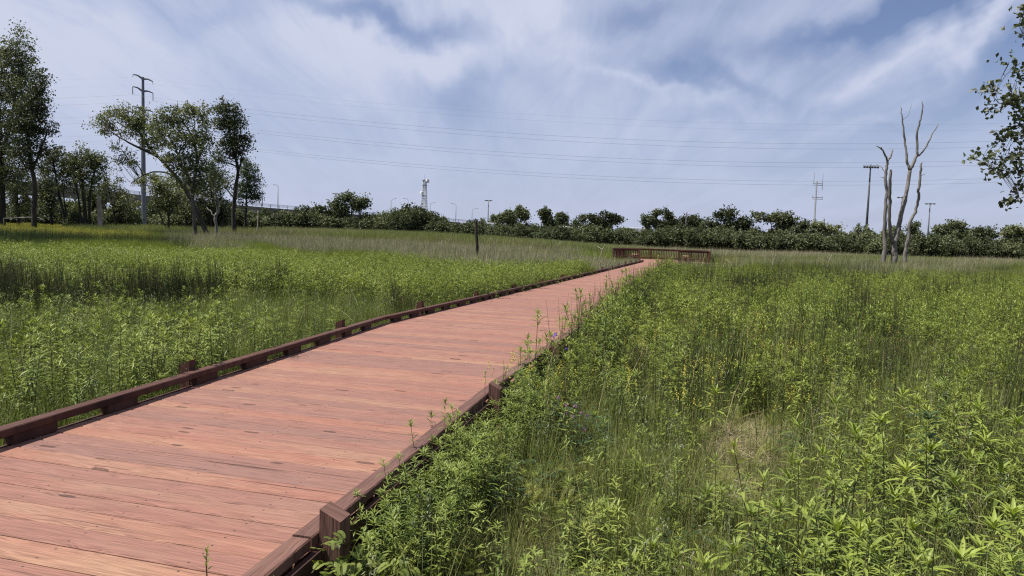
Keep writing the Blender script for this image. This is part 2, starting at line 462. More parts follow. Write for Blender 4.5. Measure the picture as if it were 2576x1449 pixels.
def planks(g, A, B, gap=.0095, th=.04, over=.10):
    """Boards spanning from row A to row B (n+1 points each), running a little past both."""
    n = len(A) - 1
    for k in range(n):
        a0, a1, b0, b1 = A[k], A[k + 1], B[k], B[k + 1]
        cen = [(a0 + a1) / 2, (b0 + b1) / 2]
        ax = cen[1] - cen[0]; Ln = np.linalg.norm(ax); ax = ax / Ln
        ov0, ov1 = over + RNG.normal() * .004, over + RNG.normal() * .004
        def hw(p, q): return np.linalg.norm(q - p) / 2 - gap / 2 + RNG.normal() * .0008
        wA, wB = hw(a0, a1), hw(b0, b1)
        nrm = np.array([-ax[1], ax[0]])
        zt = RNG.normal() * .0012; ch = .007
        V = []; W = []
        wid = RNG.random() * 200; uo = 0
        for (c, w, s) in ((cen[0] - ax * ov0, wA, 0.0), (cen[1] + ax * ov1, wB, Ln + ov0 + ov1)):
            for (p, z) in ((-w, -th), (-w, -ch), (-w + ch, 0), (w - ch, 0), (w, -ch), (w, -th)):
                q = c + nrm * p
                V.append((q[0], q[1], z + zt)); W.append((s, p, wid))
        Fq = [[j, j + 6, (j + 1) % 6 + 6, (j + 1) % 6] for j in range(6)]
        base = g.n
        g.add(V, Fq, 0, .5, W)
        g.f.append((np.array([[0, 1, 2, 3, 4, 5]]) + base, 0, False)); g.f.append((np.array([[11, 10, 9, 8, 7, 6]]) + base, 0, False))


npl = int(alen(LE) / .1605)
tt = np.linspace(0, 1, npl + 1)
g = G(); planks(g, arc(LE, tt), arc(RE, tt), over=.018); g.build('decking', M['deck'], bw)

RAILZ0, RAILZ1 = .064, .118


def kerb(edge, outward, mat, post_s, rail_len, phase, post_mat):
    """Kerb rail on spacer blocks along one edge, in butted lengths, with posts on its outer side."""
    Ltot = alen(edge)
    P2 = lambda s: arc(edge, np.clip(s / Ltot, 0, 1))
    def frame(s):
        a, b = P2(max(s - .3, 0)), P2(min(s + .3, Ltot))
        t = norm(b - a); n = np.array([t[1], -t[0]]) * outward
        return P2(s), t, n
    s0 = phase
    while s0 < Ltot - .2:
        s1 = min(s0 + rail_len, Ltot)
        g = G()
        # straight lengths, split where the edge bends
        cuts = [s0, s1]
        d = np.concatenate([[0], np.cumsum(np.linalg.norm(np.diff(edge, axis=0), axis=1))])
        for q in d[1:-1]:
            if s0 + .1 < q < s1 - .1: cuts.append(q)
        cuts = sorted(cuts)
        for a, b in zip(cuts[:-1], cuts[1:]):
            pa, pb = P2(a), P2(b); t = norm(pb - pa); n = np.array([t[1], -t[0]]) * outward
            c = (pa + pb) / 2 + n * .045; hl = np.linalg.norm(pb - pa) / 2 - .003
            wob = RNG.normal() * .002
            box(g, (c[0], c[1], (RAILZ0 + RAILZ1) / 2 + wob), (*(t * hl), 0), (*(n * .0445), 0), (0, 0, .0265), bev=.006)
            s = a + .1
            while s < b - .25:
                bl = .30 + RNG.normal() * .05
                if s < .1:
                    s += .2; continue
                pc = P2(s + bl / 2) + n * .047
                box(g, (pc[0], pc[1], .0325), (*(t * bl / 2), 0), (*(n * .036), 0), (0, 0, .0305))
                s += bl + .46 + RNG.normal() * .03
        g.build('kerb_rail', mat, bw)
        s0 = s1 + .006
    spots_ = list(post_s)
    while spots_[-1] + 2.95 < Ltot - .3: spots_.append(spots_[-1] + 2.95)
    for s in spots_:
        p, t, n = frame(s)
        c = p + n * (.094 + .048); hx = .047
        zt = .215 + RNG.normal() * .01; gz = float(ground(c[0], c[1])) - .1
        g = G()
        V = []; W = []
        for (z, sl) in ((gz, 0), (zt, 1)):
            for (p1, q1) in ((-1, -1), (-1, 1), (1, 1), (1, -1)):
                # top cut on a slope, higher towards the deck
                zz = z - (.045 * (q1 + 1) / 2 if sl else 0)
                xy = c + t * hx * p1 + n * hx * q1
                V.append((xy[0], xy[1], zz)); W.append((z + q1 * .0, p1 * .047 + q1 * .02, s * 7.3))
        F4 = np.array([[0, 1, 5, 4], [1, 2, 6, 5], [2, 3, 7, 6], [3, 0, 4, 7]])
        if outward > 0: F4 = F4[:, ::-1]
        g.add(V, F4, 0, .5, W); top = [[4, 5, 6, 7]] if outward < 0 else [[7, 6, 5, 4]]
        V2 = [np.array(V[q]) for q in (4, 5, 6, 7)]
        g.add(V2, [[0, 1, 2, 3]] if outward < 0 else [[3, 2, 1, 0]], 0, .5, [(q[0] * .2, q[1] * .3, s * 3.1) for q in V2])
        g.build('post', post_mat, bw)
    # rim board under the deck edge
    g = G(); d = np.concatenate([[0], np.cumsum(np.linalg.norm(np.diff(edge, axis=0), axis=1))])
    for a, b in zip(d[:-1], d[1:]):
        pa, pb = P2(a), P2(b); t = norm(pb - pa); n = np.array([t[1], -t[0]]) * outward
        if outward > 0:
            c = (pa + pb) / 2 + n * .108; zc_, zh_ = -.075, .13
        else:
            c = (pa + pb) / 2 + n * .055; zc_, zh_ = -.15, .147
        box(g, (c[0], c[1], zc_), (*(t * np.linalg.norm(pb - pa) / 2), 0), (*(n * .014), 0), (0, 0, zh_))
    g.build('rim_board', M['rail'], bw)


def s_at(edge, y):
    d = np.concatenate([[0], np.cumsum(np.linalg.norm(np.diff(edge, axis=0), axis=1))])
    return float(np.interp(y, edge[:, 1], d))


kerb(LE, -1, M['rail'], [s_at(LE, 3.0), s_at(LE, 6.02), s_at(LE, 9.18)], 4.9, s_at(LE, 3.4) - 2.4, M['post'])
kerb(RE, 1, M['railr'], [s_at(RE, 2.88), s_at(RE, 5.56), s_at(RE, 8.05)], 3.05, s_at(RE, 2.78) - 3.056, M['railr'])

# bearers and hidden legs carry the walk
for k in range(18):
    g = G(); y = .04 + k / 17.3
    a, b = arc(LE, y), arc(RE, y)
    t = norm(b - a); c = (a + b) / 2
    box(g, (c[0], c[1], -.165), (*(t * (np.linalg.norm(b - a) / 2 + .02)), 0), (-t[1] * .04, t[0] * .04, 0), (0, 0, .115))
    for q in (a + t * .3, b - t * .3):
        box(g, (q[0], q[1], -.43), (0, 0, .15), (.07, 0, 0), (0, .07, 0))
    g.build('bearer', M['rail'], bw)

# ------------------------------------------------------------------ viewing platform
PF = np.array([7.5, 52.6]); PU = np.array([math.cos(R(15)), -math.sin(R(15))]); PV = np.array([math.sin(R(15)), math.cos(R(15))])
PW, PD = 7.1, 6.6


def pp(s, d): return PF + PU * s + PV * d


pf = thing('viewing_platform', (*pp(PW / 2, PD / 2), 0), 'square timber viewing platform with baluster railings at the far end of the boardwalk', 'platform')
g = G()
ks = np.linspace(0, PD, int(PD / .1605) + 1)
planks(g, np.array([pp(0, q) for q in ks]), np.array([pp(PW, q) for q in ks]), over=0.0); g.build('decking', M['deck'], pf)
g = G()
for (a, b) in (((0, .06), (PW, .06)), ((0, PD - .06), (PW, PD - .06)), ((.06, 0), (.06, PD)), ((PW - .06, 0), (PW - .06, PD))):
    pa, pb = pp(*a), pp(*b); t = norm(pb - pa); c = (pa + pb) / 2
    box(g, (c[0], c[1], -.18), (*(t * np.linalg.norm(pb - pa) / 2), 0), (-t[1] * .03, t[0] * .03, 0), (0, 0, .12))
for s in (.1, PW / 2, PW - .1):
    for d in (.1, PD / 2, PD - .1):
        q = pp(s, d); box(g, (q[0], q[1], -.45), (0, 0, .35), (.08, 0, 0), (0, .08, 0))
g.build('support_frame', M['platform'], pf)


def railing(a, b, npost):
    pa, pb = pp(*a), pp(*b); t = norm(pb - pa); n = np.array([-t[1], t[0]]); Ln = np.linalg.norm(pb - pa)
    g = G(); c = (pa + pb) / 2
    box(g, (c[0], c[1], .87), (*(t * (Ln / 2 + .06)), 0), (*(n * .075), 0), (0, 0, .02), bev=.004)
    o = g.build('top_rail', M['platform'], pf)
    g = G(); box(g, (c[0], c[1], .79), (*(t * Ln / 2), 0), (*(n * .02), 0), (0, 0, .055)); box(g, (c[0], c[1], .12), (*(t * Ln / 2), 0), (*(n * .02), 0), (0, 0, .045))
    k = int(Ln / .135)
    for q in range(k):
        p = pa + t * (q + .5) * Ln / k + n * .042
        box(g, (p[0], p[1], .45), (0, 0, .39), (*(t * .021), 0), (*(n * .02), 0))
    g.build('baluster_panel', M['platform'], pf)
    for q in range(npost):
        p = pa + t * (.05 + (Ln - .1) * q / (npost - 1)) - n * .02
        g = G(); box(g, (p[0], p[1], .25), (0, 0, .60), (*(t * .048), 0), (*(n * .048), 0), bev=.004); g.build('railing_post', M['platform'], pf)


railing((0, .05), (2.05, .05), 2)
railing((4.81, .05), (PW, .05), 2)
railing((0.04, .1), (0.04, PD), 4)
railing((PW - .04, .1), (PW - .04, PD), 4)
railing((.1, PD - .04), (PW - .1, PD - .04), 4)
for s, lab in ((1.55, 'pale bench seen end-on behind the railing left of the platform entrance'), (5.35, 'pale bench seen end-on behind the railing right of the platform entrance')):
    q = pp(s, 1.35)
    b = thing('bench', (q[0], q[1], 0), lab, 'bench', 'benches on the viewing platform')
    g = G()
    for k in range(3):
        c = q + PU * (k - 1) * .165
        box(g, (c[0], c[1], .455), (*(PV * .9), 0), (*(PU * .075), 0), (0, 0, .022), bev=.004)
    for k in (-1, 1):
        c = q + PV * k * .86
        box(g, (c[0], c[1], .375), (*(PU * .23), 0), (*(PV * .025), 0), (0, 0, .055))
    g.build('seat', M['newwood'], b)
    for k in (-.6, .6):
        c = q + PV * k; g = G(); box(g, (c[0], c[1], .16), (0, 0, .16), (*(PU * .09), 0), (*(PV * .07), 0)); g.build('leg', M['platform'], b)

# ------------------------------------------------------------------ plant prototypes (kept outside the scene, used by the stuff scatters)
def proto(name, g, mats):
    return bpy.data.objects.new(name, g.mesh(name, mats))


def disc(n, r):
    a = RNG.random(n) * 2 * np.pi; q = np.sqrt(RNG.random(n)) * r
    return np.stack([q * np.cos(a), q * np.sin(a), np.zeros(n)], -1)


def grass_proto(n, r, h0, h1, w, lean=.25, curve=.9, segs=4, seed=False, mat=0):
    g = G(); P = disc(n, r)
    L = RNG.uniform(h0, h1, n)
    blades(g, P, RNG.random(n) * 6.283, RNG.normal(size=n) * lean * .5, np.abs(RNG.normal(size=n)) * curve, L, w * RNG.uniform(.6, 1.3, n), segs)
    if seed:
        k = max(2, n // 14)
        P = disc(k, r); L = RNG.uniform(h1, h1 * 1.35, k)
        blades(g, P, RNG.random(k) * 6.28, .05, .15, L, w * .4, 3, 1)
        Q = P.repeat(8, 0) + np.stack([RNG.normal(size=k * 8) * .012, RNG.normal(size=k * 8) * .012, (L.repeat(8) * RNG.uniform(.84, 1.0, k * 8))], -1)
        flakes(g, Q, .018, 1, asp=.35)
    return g


def forb(g, base, H, n, L, W, top_up=1.0, mat_leaf=0, mat_stem=1, bend=None, up0=.2):
    """A leafy upright perennial: one stem, leaves in a spiral, a rosette at the tip."""
    base = np.asarray(base, float)
    if bend is None: bend = RNG.normal(size=2) * .09 * H
    t = np.linspace(0, 1, 6)
    S = base + np.stack([bend[0] * t ** 1.7, bend[1] * t ** 1.7, H * t], -1)
    tube(g, S, np.linspace(.0042, .0016, 6) * (H / .7), 4, mat_stem, RNG.random(), cap=False)
    f = np.sort(np.concatenate([RNG.uniform(.14, 1, int(n * .72)), RNG.uniform(.93, 1.0, n - int(n * .72))]))
    a = np.arange(n) * 2.4 + RNG.random() * 6
    P = np.stack([np.interp(f, t, S[:, q]) for q in range(3)], -1)
    el = up0 + RNG.normal(size=n) * .22 + top_up * np.clip((f - .8) / .2, 0, 1) ** 2 * .95
    D = np.stack([np.cos(a) * np.cos(el), np.sin(a) * np.cos(el), np.sin(el)], -1)
    Nn = np.stack([-np.cos(a) * np.sin(el), -np.sin(a) * np.sin(el), np.cos(el)], -1)
    prof = np.interp(f, [0, .2, .55, .9, 1], [.55, .8, 1.0, .9, .5]) * RNG.uniform(.75, 1.2, n)
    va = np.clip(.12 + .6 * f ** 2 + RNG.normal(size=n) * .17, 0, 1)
    leaves(g, P, D, Nn, L * prof, W * prof, RNG.uniform(.15, .7, n) * (1.2 - .6 * f), .45, mat_leaf, va)


def rush_proto(n, r, h0, h1, w=.0062):
    g = G(); P = disc(n, r)
    for p in P:
        h = RNG.uniform(h0, h1); b = RNG.normal(size=2) * .07 * h; t = np.linspace(0, 1, 4)
        tube(g, p + np.stack([b[0] * t ** 1.5, b[1] * t ** 1.5, h * t], -1), [w * .5, w * .5, w * .42, w * .12], 3, 0, RNG.random(), cap=False)
        if RNG.random() < .3:
            q = p + np.array([b[0] * .8, b[1] * .8, h * .86]) + RNG.normal(size=(5, 3)) * .012
            flakes(g, q, .018, 1, asp=.4)
    return g


def fern_proto(nf, Lf, mat=0):
    """Feathery twice-cut leaves in a loose clump."""
    g = G()
    for k in range(nf):
        a = RNG.random() * 6.28; el0 = RNG.uniform(.5, 1.35); L = Lf * RNG.uniform(.6, 1.1)
        b = np.array([*(RNG.normal(size=2) * .05), 0])
        t = np.linspace(0, 1, 6); el = el0 - 1.0 * t ** 1.5 * RNG.uniform(.5, 1.1)
        step = np.stack([np.cos(a) * np.cos(el), np.sin(a) * np.cos(el), np.sin(el)], -1) * L / 5
        S = b + np.concatenate([np.zeros((1, 3)), np.cumsum(step[:-1], 0)])
        tube(g, S, np.linspace(.0016, .0006, 6), 3, mat, .5, cap=False)
        side = np.array([-np.sin(a), np.cos(a), 0])
        va = RNG.random()
        for q in np.linspace(.3, .98, 10):
            c = np.array([np.interp(q, t, S[:, i]) for i in range(3)]); dirn = norm(np.array([np.interp(q, t, step[:, i]) for i in range(3)]))
            for sg in (-1, 1):
                d = norm(side * sg + dirn * .55 + np.array([0, 0, .15])); ln = L * .24 * math.sin(math.pi * (1.04 - .8 * q)) + .006
                m_ = 6
                f = np.linspace(.2, 1, m_)
                P = c + d * ln * f[:, None]
                nn = np.cross(d, dirn)
                for s2 in (-1, 1):
                    dd = norm(d * .8 + dirn * s2 * .8)
                    ll = ln * .36 * (1.15 - f)+.004
                    V = np.stack([P, P + dd * ll[:, None] * .5 + dirn * .0 + d * .0022, P + dd * ll[:, None], P + dd * ll[:, None] * .5 - d * .0022], 1).reshape(-1, 3)
                    g.add(V, np.arange(4 * m_).reshape(-1, 4), mat, np.clip(va + RNG.normal() * .1, 0, 1))
    return g


def clover_proto(n, r, h, flowers=0):
    g = G(); P = disc(n, r); H = h * RNG.uniform(.45, 1, n) * (1 - .5 * (np.linalg.norm(P, axis=1) / r) ** 2)
    for p, hh in zip(P, H):
        c = p + np.array([*(RNG.normal(size=2) * .02), hh])
        a0 = RNG.random() * 6.28; a = a0 + np.arange(3) * 2.094
        D = np.stack([np.cos(a), np.sin(a), np.full(3, .15)], -1)
        leaves(g, np.repeat(c[None], 3, 0), D, np.tile(np.array([0, 0, 1.0]) + RNG.normal(size=3) * .25, (3, 1)), .026, .017, .2, .2, 0)
    blades(g, P, RNG.random(n) * 6.28, .05, .1, H, .0022, 2, 1, taper=9)
    for k in range(flowers):
        p = disc(1, r * .9)[0]; hh = h * RNG.uniform(.8, 1.2)
        tube(g, [p, p + np.array([0, 0, hh])], .0012, 3, 1, .5, cap=False)
        d = norm(RNG.normal(size=(34, 3))); d[:, 2] = np.abs(d[:, 2]) * 1.1 - .15
        flakes(g, p + np.array([0, 0, hh]) + d * .0085, .011, 2, asp=.4)
    return g


def raceme_proto(n, r, h, mt=2):
    g = G()
    for p in disc(n, r):
        hh = h * RNG.uniform(.7, 1.1)
        forb(g, p, hh, 12, .04, .014, .3)
        top = p + np.array([0, 0, hh])
        for q in range(RNG.integers(1, 4)):
            c = top + np.array([*(RNG.normal(size=2) * .03), RNG.uniform(-.1, .03)])
            Q = c + np.stack([RNG.normal(size=12) * .007, RNG.normal(size=12) * .007, np.linspace(0, .07, 12)], -1)
            flakes(g, Q, .012, mt, asp=.7)
    return g


PR = {}
PR['grass'] = [proto('grass_tuft', grass_proto(34, .13, .22, .52, .0048, .5, 1.0, seed=(k == 0)), [M['grass'], M['reed']]) for k in range(3)]
PR['grassshort'] = [proto('short_grass_tuft', grass_proto(40, .14, .08, .22, .0042, .8, 1.1), [M['grass']]) for k in range(2)]
fl = []
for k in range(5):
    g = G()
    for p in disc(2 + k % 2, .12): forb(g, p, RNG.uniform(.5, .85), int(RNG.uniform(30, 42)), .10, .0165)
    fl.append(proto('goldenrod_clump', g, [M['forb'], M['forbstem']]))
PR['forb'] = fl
fl = []
for k in range(3):
    g = G()
    for p in disc(3, .12): forb(g, p, RNG.uniform(.35, .65), 34, .065, .011, .6, up0=.35)
    fl.append(proto('small_forb_clump', g, [M['forb'], M['forbstem']]))
PR['forbs'] = fl
PR['rush'] = [proto('rush_tuft', rush_proto(26, .16, .6, 1.05), [M['rush'], M['seed']]) for k in range(3)]
PR['rushthin'] = [proto('sparse_rush_tuft', rush_proto(9, .16, .55, .95, .006), [M['rush'], M['seed']]) for k in range(2)]
PR['fern'] = [proto('feathery_herb', fern_proto(9, .26), [M['herb']]) for k in range(3)]
PR['clover'] = [proto('clover_tuft', clover_proto(26, .14, .14), [M['clover'], M['forbstem']])]
PR['yellow'] = [proto('yellow_flowering_forb', raceme_proto(4, .2, .62), [M['forb'], M['forbstem'], M['yellow']]) for k in range(2)]
PR['straw'] = []
for k in range(2):
    g = G(); n = 60; blades(g, disc(n, .3) + np.array([0, 0, .02]), RNG.random(n) * 6.28, 1.47 + RNG.normal(size=n) * .09, .1, RNG.uniform(.15, .75, n), .004, 3)
    PR['straw'].append(proto('straw_heap', g, [M['straw']]))
PR['deadstem'] = []
for k in range(3):
    g = G(); n = 5; blades(g, disc(n, .12), RNG.random(n) * 6.28, np.abs(RNG.normal(size=n)) * .35, .4, RNG.uniform(.3, .85, n), .0055, 3, 0, taper=5)
    PR['deadstem'].append(proto('dead_stem_tuft', g, [M['straw']]))
# wider tufts for farther off
PR['mforb'] = []
for k in range(4):
    g = G()
    for p in disc(9, .42): forb(g, p, RNG.uniform(.5, .8), 20, .11, .022)
    PR['mforb'].append(proto('wide_forb_patch', g, [M['forb'], M['forbstem']]))
PR['mgrass'] = [proto('wide_grass_patch', grass_proto(110, .45, .35, .75, .009, .4, .9, 3), [M['grass']]) for k in range(3)]
PR['sedge'] = [proto('sedge_patch', grass_proto(130, .42, .4, .75, .008, .35, 1.0, 3), [M['sedge']]) for k in range(3)]
PR['mrush'] = [proto('wide_rush_patch', grass_proto(70, .45, .7, 1.2, .009, .12, .18, 2), [M['rush']]) for k in range(3)]
fl = []
for k in range(3):
    g = grass_proto(70, .6, .6, 1.15, .016, .3, .8, 3)
    n = 9; P = disc(n, .6); blades(g, P, RNG.random(n) * 6.28, RNG.normal(size=n) * .3, .3, RNG.uniform(.5, 1.3, n), .016, 2, 1)
    fl.append(proto('grey_reed_patch', g, [M['reed'], M['straw']]))
PR['reed'] = fl
fl = []
for k in range(3):
    g = grass_proto(80, .8, .9, 1.7, .03, .2, .6, 3)
    n = 8; P = disc(n, .8); blades(g, P, RNG.random(n) * 6.28, .05, .1, RNG.uniform(1.1, 1.8, n), .03, 2, 1)
    fl.append(proto('tall_reed_patch', g, [M['grass'], M['reed']]))
PR['tall'] = fl
fl = []
for k in range(2):
    g = grass_proto(90, .55, .3, .7, .014, .4, .8, 3)
    n = 120; P = disc(n, .55); P[:, 2] = RNG.uniform(.4, .7, n); flakes(g, P, .03, 1)
    fl.append(proto('yellow_flower_patch', g, [M['sedge'], M['yellowdull']]))
PR['ymeadow'] = fl


def scatter(name, label, cat, key, pts, scl, tint=0.0, tilt=.08, zs=None):
    """One 'stuff' object: its vertices carry the plants of one kind."""
    n = len(pts)
    if n == 0: return
    P = np.column_stack([pts[:, 0], pts[:, 1], ground(pts[:, 0], pts[:, 1]) - .01])
    me = bpy.data.meshes.new(name); me.vertices.add(n); me.vertices.foreach_set('co', P.ravel())
    rot = np.stack([RNG.normal(size=n) * tilt, RNG.normal(size=n) * tilt, RNG.random(n) * 6.2832], -1)
    scl = np.broadcast_to(scl, (n,)).astype(float) * np.where(open_front(pts) & (pts[:, 1] > 30), .55, 1.0); zs = np.ones(n) if zs is None else zs
    S3 = np.stack([scl, scl, scl * zs], -1)
    for nm, ty, key2, arr in (('rot', 'FLOAT_VECTOR', 'vector', rot), ('scl', 'FLOAT_VECTOR', 'vector', S3), ('tint', 'FLOAT', 'value', np.broadcast_to(tint, (n,)).astype(float)), ('idx', 'INT', 'value', RNG.integers(0, len(PR[key]), n))):
        a_ = me.attributes.new(nm, ty, 'POINT'); a_.data.foreach_set(key2, np.ascontiguousarray(arr).ravel())
    o = bpy.data.objects.new(name, me); COL.objects.link(o); tag(o, label, cat, kind='stuff')
    ng = bpy.data.node_groups.new(name + '_spread', 'GeometryNodeTree')
    ng.interface.new_socket('Geometry', in_out='INPUT', socket_type='NodeSocketGeometry'); ng.interface.new_socket('Geometry', in_out='OUTPUT', socket_type='NodeSocketGeometry')
    gi = ng.nodes.new('NodeGroupInput'); go = ng.nodes.new('NodeGroupOutput'); ip = ng.nodes.new('GeometryNodeInstanceOnPoints'); jn = ng.nodes.new('GeometryNodeJoinGeometry')
    for p in PR[key]:
        oi = ng.nodes.new('GeometryNodeObjectInfo'); oi.inputs['Object'].default_value = p; oi.inputs['As Instance'].default_value = False
        gt = ng.nodes.new('GeometryNodeGeometryToInstance'); ng.links.new(oi.outputs['Geometry'], gt.inputs[0]); ng.links.new(gt.outputs[0], jn.inputs[0])
    def na(nm, ty):
        q = ng.nodes.new('GeometryNodeInputNamedAttribute'); q.data_type = ty; q.inputs['Name'].default_value = nm
        return next(s for s in q.outputs if s.name == 'Attribute' and s.enabled)
    ng.links.new(gi.outputs[0], ip.inputs['Points']); ng.links.new(jn.outputs[0], ip.inputs['Instance'])
    ip.inputs['Pick Instance'].default_value = True
    ng.links.new(na('idx', 'INT'), ip.inputs['Instance Index'])
    er = ng.nodes.new('FunctionNodeEulerToRotation'); ng.links.new(na('rot', 'FLOAT_VECTOR'), er.inputs[0]); ng.links.new(er.outputs[0], ip.inputs['Rotation'])
    ng.links.new(na('scl', 'FLOAT_VECTOR'), ip.inputs['Scale'])
    ng.links.new(ip.outputs[0], go.inputs[0])
    md = o.modifiers.new('spread', 'NODES'); md.node_group = ng
    return o


HW = .80


def field(y0, y1, dens):
    """Random spots, even by area, in the wedge of ground from y0 to y1 metres ahead."""
    A = HW * (y1 * y1 - y0 * y0) + 2 * 1.5 * (y1 - y0)
    n = int(A * dens)
    y = np.sqrt(RNG.uniform(y0 * y0, y1 * y1, n)); x = RNG.uniform(-1, 1, n) * (HW * y + 1.5)
    return np.stack([x, y], -1)


def side_of(p, clear=.2):
    """-1 left of the walk, 1 right of it, 0 on the walk or the platform (with a margin)."""
    x, y = p[:, 0], p[:, 1]
    l = deck_left_x(y) - .10; r = deck_right_x(y) + .12
    s = np.where(x < l - clear, -1, np.where(x > r + clear, 1, 0))
    q = p - PF; ss = q @ PU; dd = q @ PV
    inp = (ss > -.2) & (ss < PW + .2) & (dd > -.2) & (dd < PD + .2)
    s = np.where(y > 52, np.where(x < 10, -1, 1), s)
    return np.where(inp, 0, s)


def pn(x, y, f, ph=0.0):
    """Cheap smooth patchiness, about -1 to 1."""
    return (np.sin(x * f * 1.3 + ph) * np.cos(y * f * 1.1 - ph * 1.7) + .6 * np.sin(x * f * 2.9 - y * f * 2.3 + ph * 2.1) + .4 * np.cos(x * f * 5.3 + y * f * 4.1 + ph)) / 1.6


def open_front(p):
    """True where the marsh plants stay low in front of the platform."""
    q = p - PF; s, d = q @ PU, q @ PV
    return (s > -1.5) & (s < PW + 2.0) & (d < .5) & (d > -16)


def dens_pick(p, prob): return p[RNG.random(len(p)) < prob]


def col_at(p):
    """Photo column (2576 wide) of a ground spot."""
    return 1288 + p[:, 0] / p[:, 1] * F


exec_after = []
# --- right-hand meadow
STRAW = np.array([2.05, 5.9])
def zone_right(p):
    s = side_of(p, .04); x, y = p[:, 0], p[:, 1]
    d = x - deck_right_x(y)
    st = np.where((y > 4.1) & (y < 6.7), np.abs(x / y - .352) * y * 1.15 + .25 * np.abs(y - 5.6), 9.0)
    return s == 1, d, st

q = field(1.9, 9, 60); ok, d, st = zone_right(q); x, y = q.T
nearcam = np.hypot(x, y) > 1.9
low = np.clip(1.25 - (d - .5) / 1.1, 0, 1) * np.clip((6.6 - y) / 1.2, 0, 1)      # low plants beside the walk
ok = ok & nearcam
pr = np.where(ok, .75 - .45 * low, 0) * np.clip((st - .35) / .3, 0, 1)
P = dens_pick(q, pr); scatter('meadow_grass', 'green grass growing between the plants right of the boardwalk', 'grass', 'grass', P, RNG.uniform(.7, 1.15, len(P)), RNG.random(len(P)) ** 2 * .8)
q = field(1.9, 9, 80); ok, d, st = zone_right(q); x, y = q.T
low = np.clip(1.25 - (d - .5) / 1.1, 0, 1) * np.clip((8.2 - y) / 1.5, 0, 1)
P = dens_pick(q, np.where(ok, .5 + .5 * low, 0)); scatter('short_grass', 'short grass under the taller plants right of the boardwalk', 'grass', 'grassshort', P, RNG.uniform(.7, 1.3, len(P)), RNG.random(len(P)) ** 1.2)
q = field(1.9, 7.5, 46); ok, d, st = zone_right(q); x, y = q.T
low = np.clip(1.5 - (d - .9) / 1.2, 0, 1)
P = dens_pick(q, np.where(ok, .05 + .6 * low * (pn(x, y, 1.6, 2) > -.1) + .6 * (d < .45) * (y < 4.2), 0)); scatter('feathery_herbs', 'low feathery herbs covering the ground beside the boardwalk', 'herbs', 'fern', P, RNG.uniform(.45, .95, len(P)) * (1 + .55 * (P[:, 1] < 4.0) * (P[:, 0] < deck_right_x(P[:, 1]) + .5)), RNG.random(len(P)) ** 1.6 * .9)
q = field(2.2, 9, 19); ok, d, st = zone_right(q); x, y = q.T
pr = np.where(ok, np.clip((d - .9) / 1.0, .02, 1), 0) * np.clip((st - .6) / .3, 0, 1) * np.clip(.5 + 1.1 * pn(x, y, 1.1, 5), .08, 1)
pr = np.where(ok & (y > 6), np.maximum(pr, .6 * (d < 1.5)), pr)
P = dens_pick(q, pr); scatter('goldenrod', 'leafy goldenrod massed in the meadow right of the boardwalk', 'plants', 'forb', P, RNG.uniform(.65, 1.05, len(P)), RNG.random(len(P)) ** 1.3 * 1.0)
q = field(2.2, 14, 22); ok, d, st = zone_right(q); x, y = q.T
pr = np.where(ok, np.clip(.35 + .5 * pn(x, y, .8, 1), .05, 1), 0) * np.clip((st - .5) / .3, 0, 1)
pr = np.where(ok & (y > 2.6) & (d < .6), .9, pr) * ~((np.abs(x + .02 * y - .02) < .13) & (y > 4.3) & (y < 5.7))
P = dens_pick(q, pr); scatter('small_forbs', 'small narrow-leaved plants mixed through the right-hand meadow', 'plants', 'forbs', P, RNG.uniform(.6, 1.1, len(P)) * np.where((P[:, 0] - deck_right_x(P[:, 1]) < .55) & (P[:, 1] < 6.5), np.where(P[:, 1] < 3.7, .6, 1.15), 1.0), RNG.random(len(P)) ** 1.5)
q = field(3.0, 30, 11); ok, d, st = zone_right(q); x, y = q.T
P = dens_pick(q, np.where(ok & (d < .85) & ~((np.abs(x + .02 * y - .02) < .15) & (y < 5.7)), np.where(y > 6.2, .95, np.where((y > 3.3) & (d < .5), .65, .08)), 0)); scatter('edge_plants', 'leafy plants crowding over the right edge of the boardwalk', 'plants', 'forb', P, RNG.uniform(.8, 1.1, len(P)) * np.where(P[:, 1] > 6.2, 1.3, .72), RNG.random(len(P)) ** 2 * .7)
yy_ = RNG.uniform(2.95, 6.4, 150); P = np.stack([deck_right_x(yy_) + RNG.uniform(.2, .5, 150), yy_], -1)
P = P[~((np.abs(P[:, 0] + .02 * P[:, 1] - .02) < .12) & (yy_ > 4.4) & (yy_ < 5.7))]
scatter('kerb_side_plants', 'small leafy plants growing tight against the right side of the boardwalk', 'plants', 'forbs', P, RNG.uniform(.65, 1.0, len(P)), RNG.random(len(P)) ** 2 * .5)
q = RNG.normal(size=(85, 2)) * np.array([.5, .2]); q = STRAW + np.array([.05, -.1]) + np.stack([q[:, 0] - .45 * q[:, 1], q[:, 1] - .35 * q[:, 0] + .3 * np.sin(q[:, 0] * 5)], -1); q2 = field(2.4, 8, 1.8); q2 = q2[side_of(q2) == 1]
P = np.concatenate([q, q2]); P = P[side_of(P) == 1]; scatter('dry_straw', 'flattened dry straw lying in the right-hand meadow', 'straw', 'straw', P, RNG.uniform(.6, 1.1, len(P)))
q = field(2.4, 8, 30); ok, d, st = zone_right(q); x, y = q.T
P = dens_pick(q, np.where(ok & (pn(x, y, 1.5, 8) > .25), .5, 0)); scatter('clover_leaves', 'low dark clover leaves beside the boardwalk', 'clover', 'clover', P, RNG.uniform(.8, 1.4, len(P)))

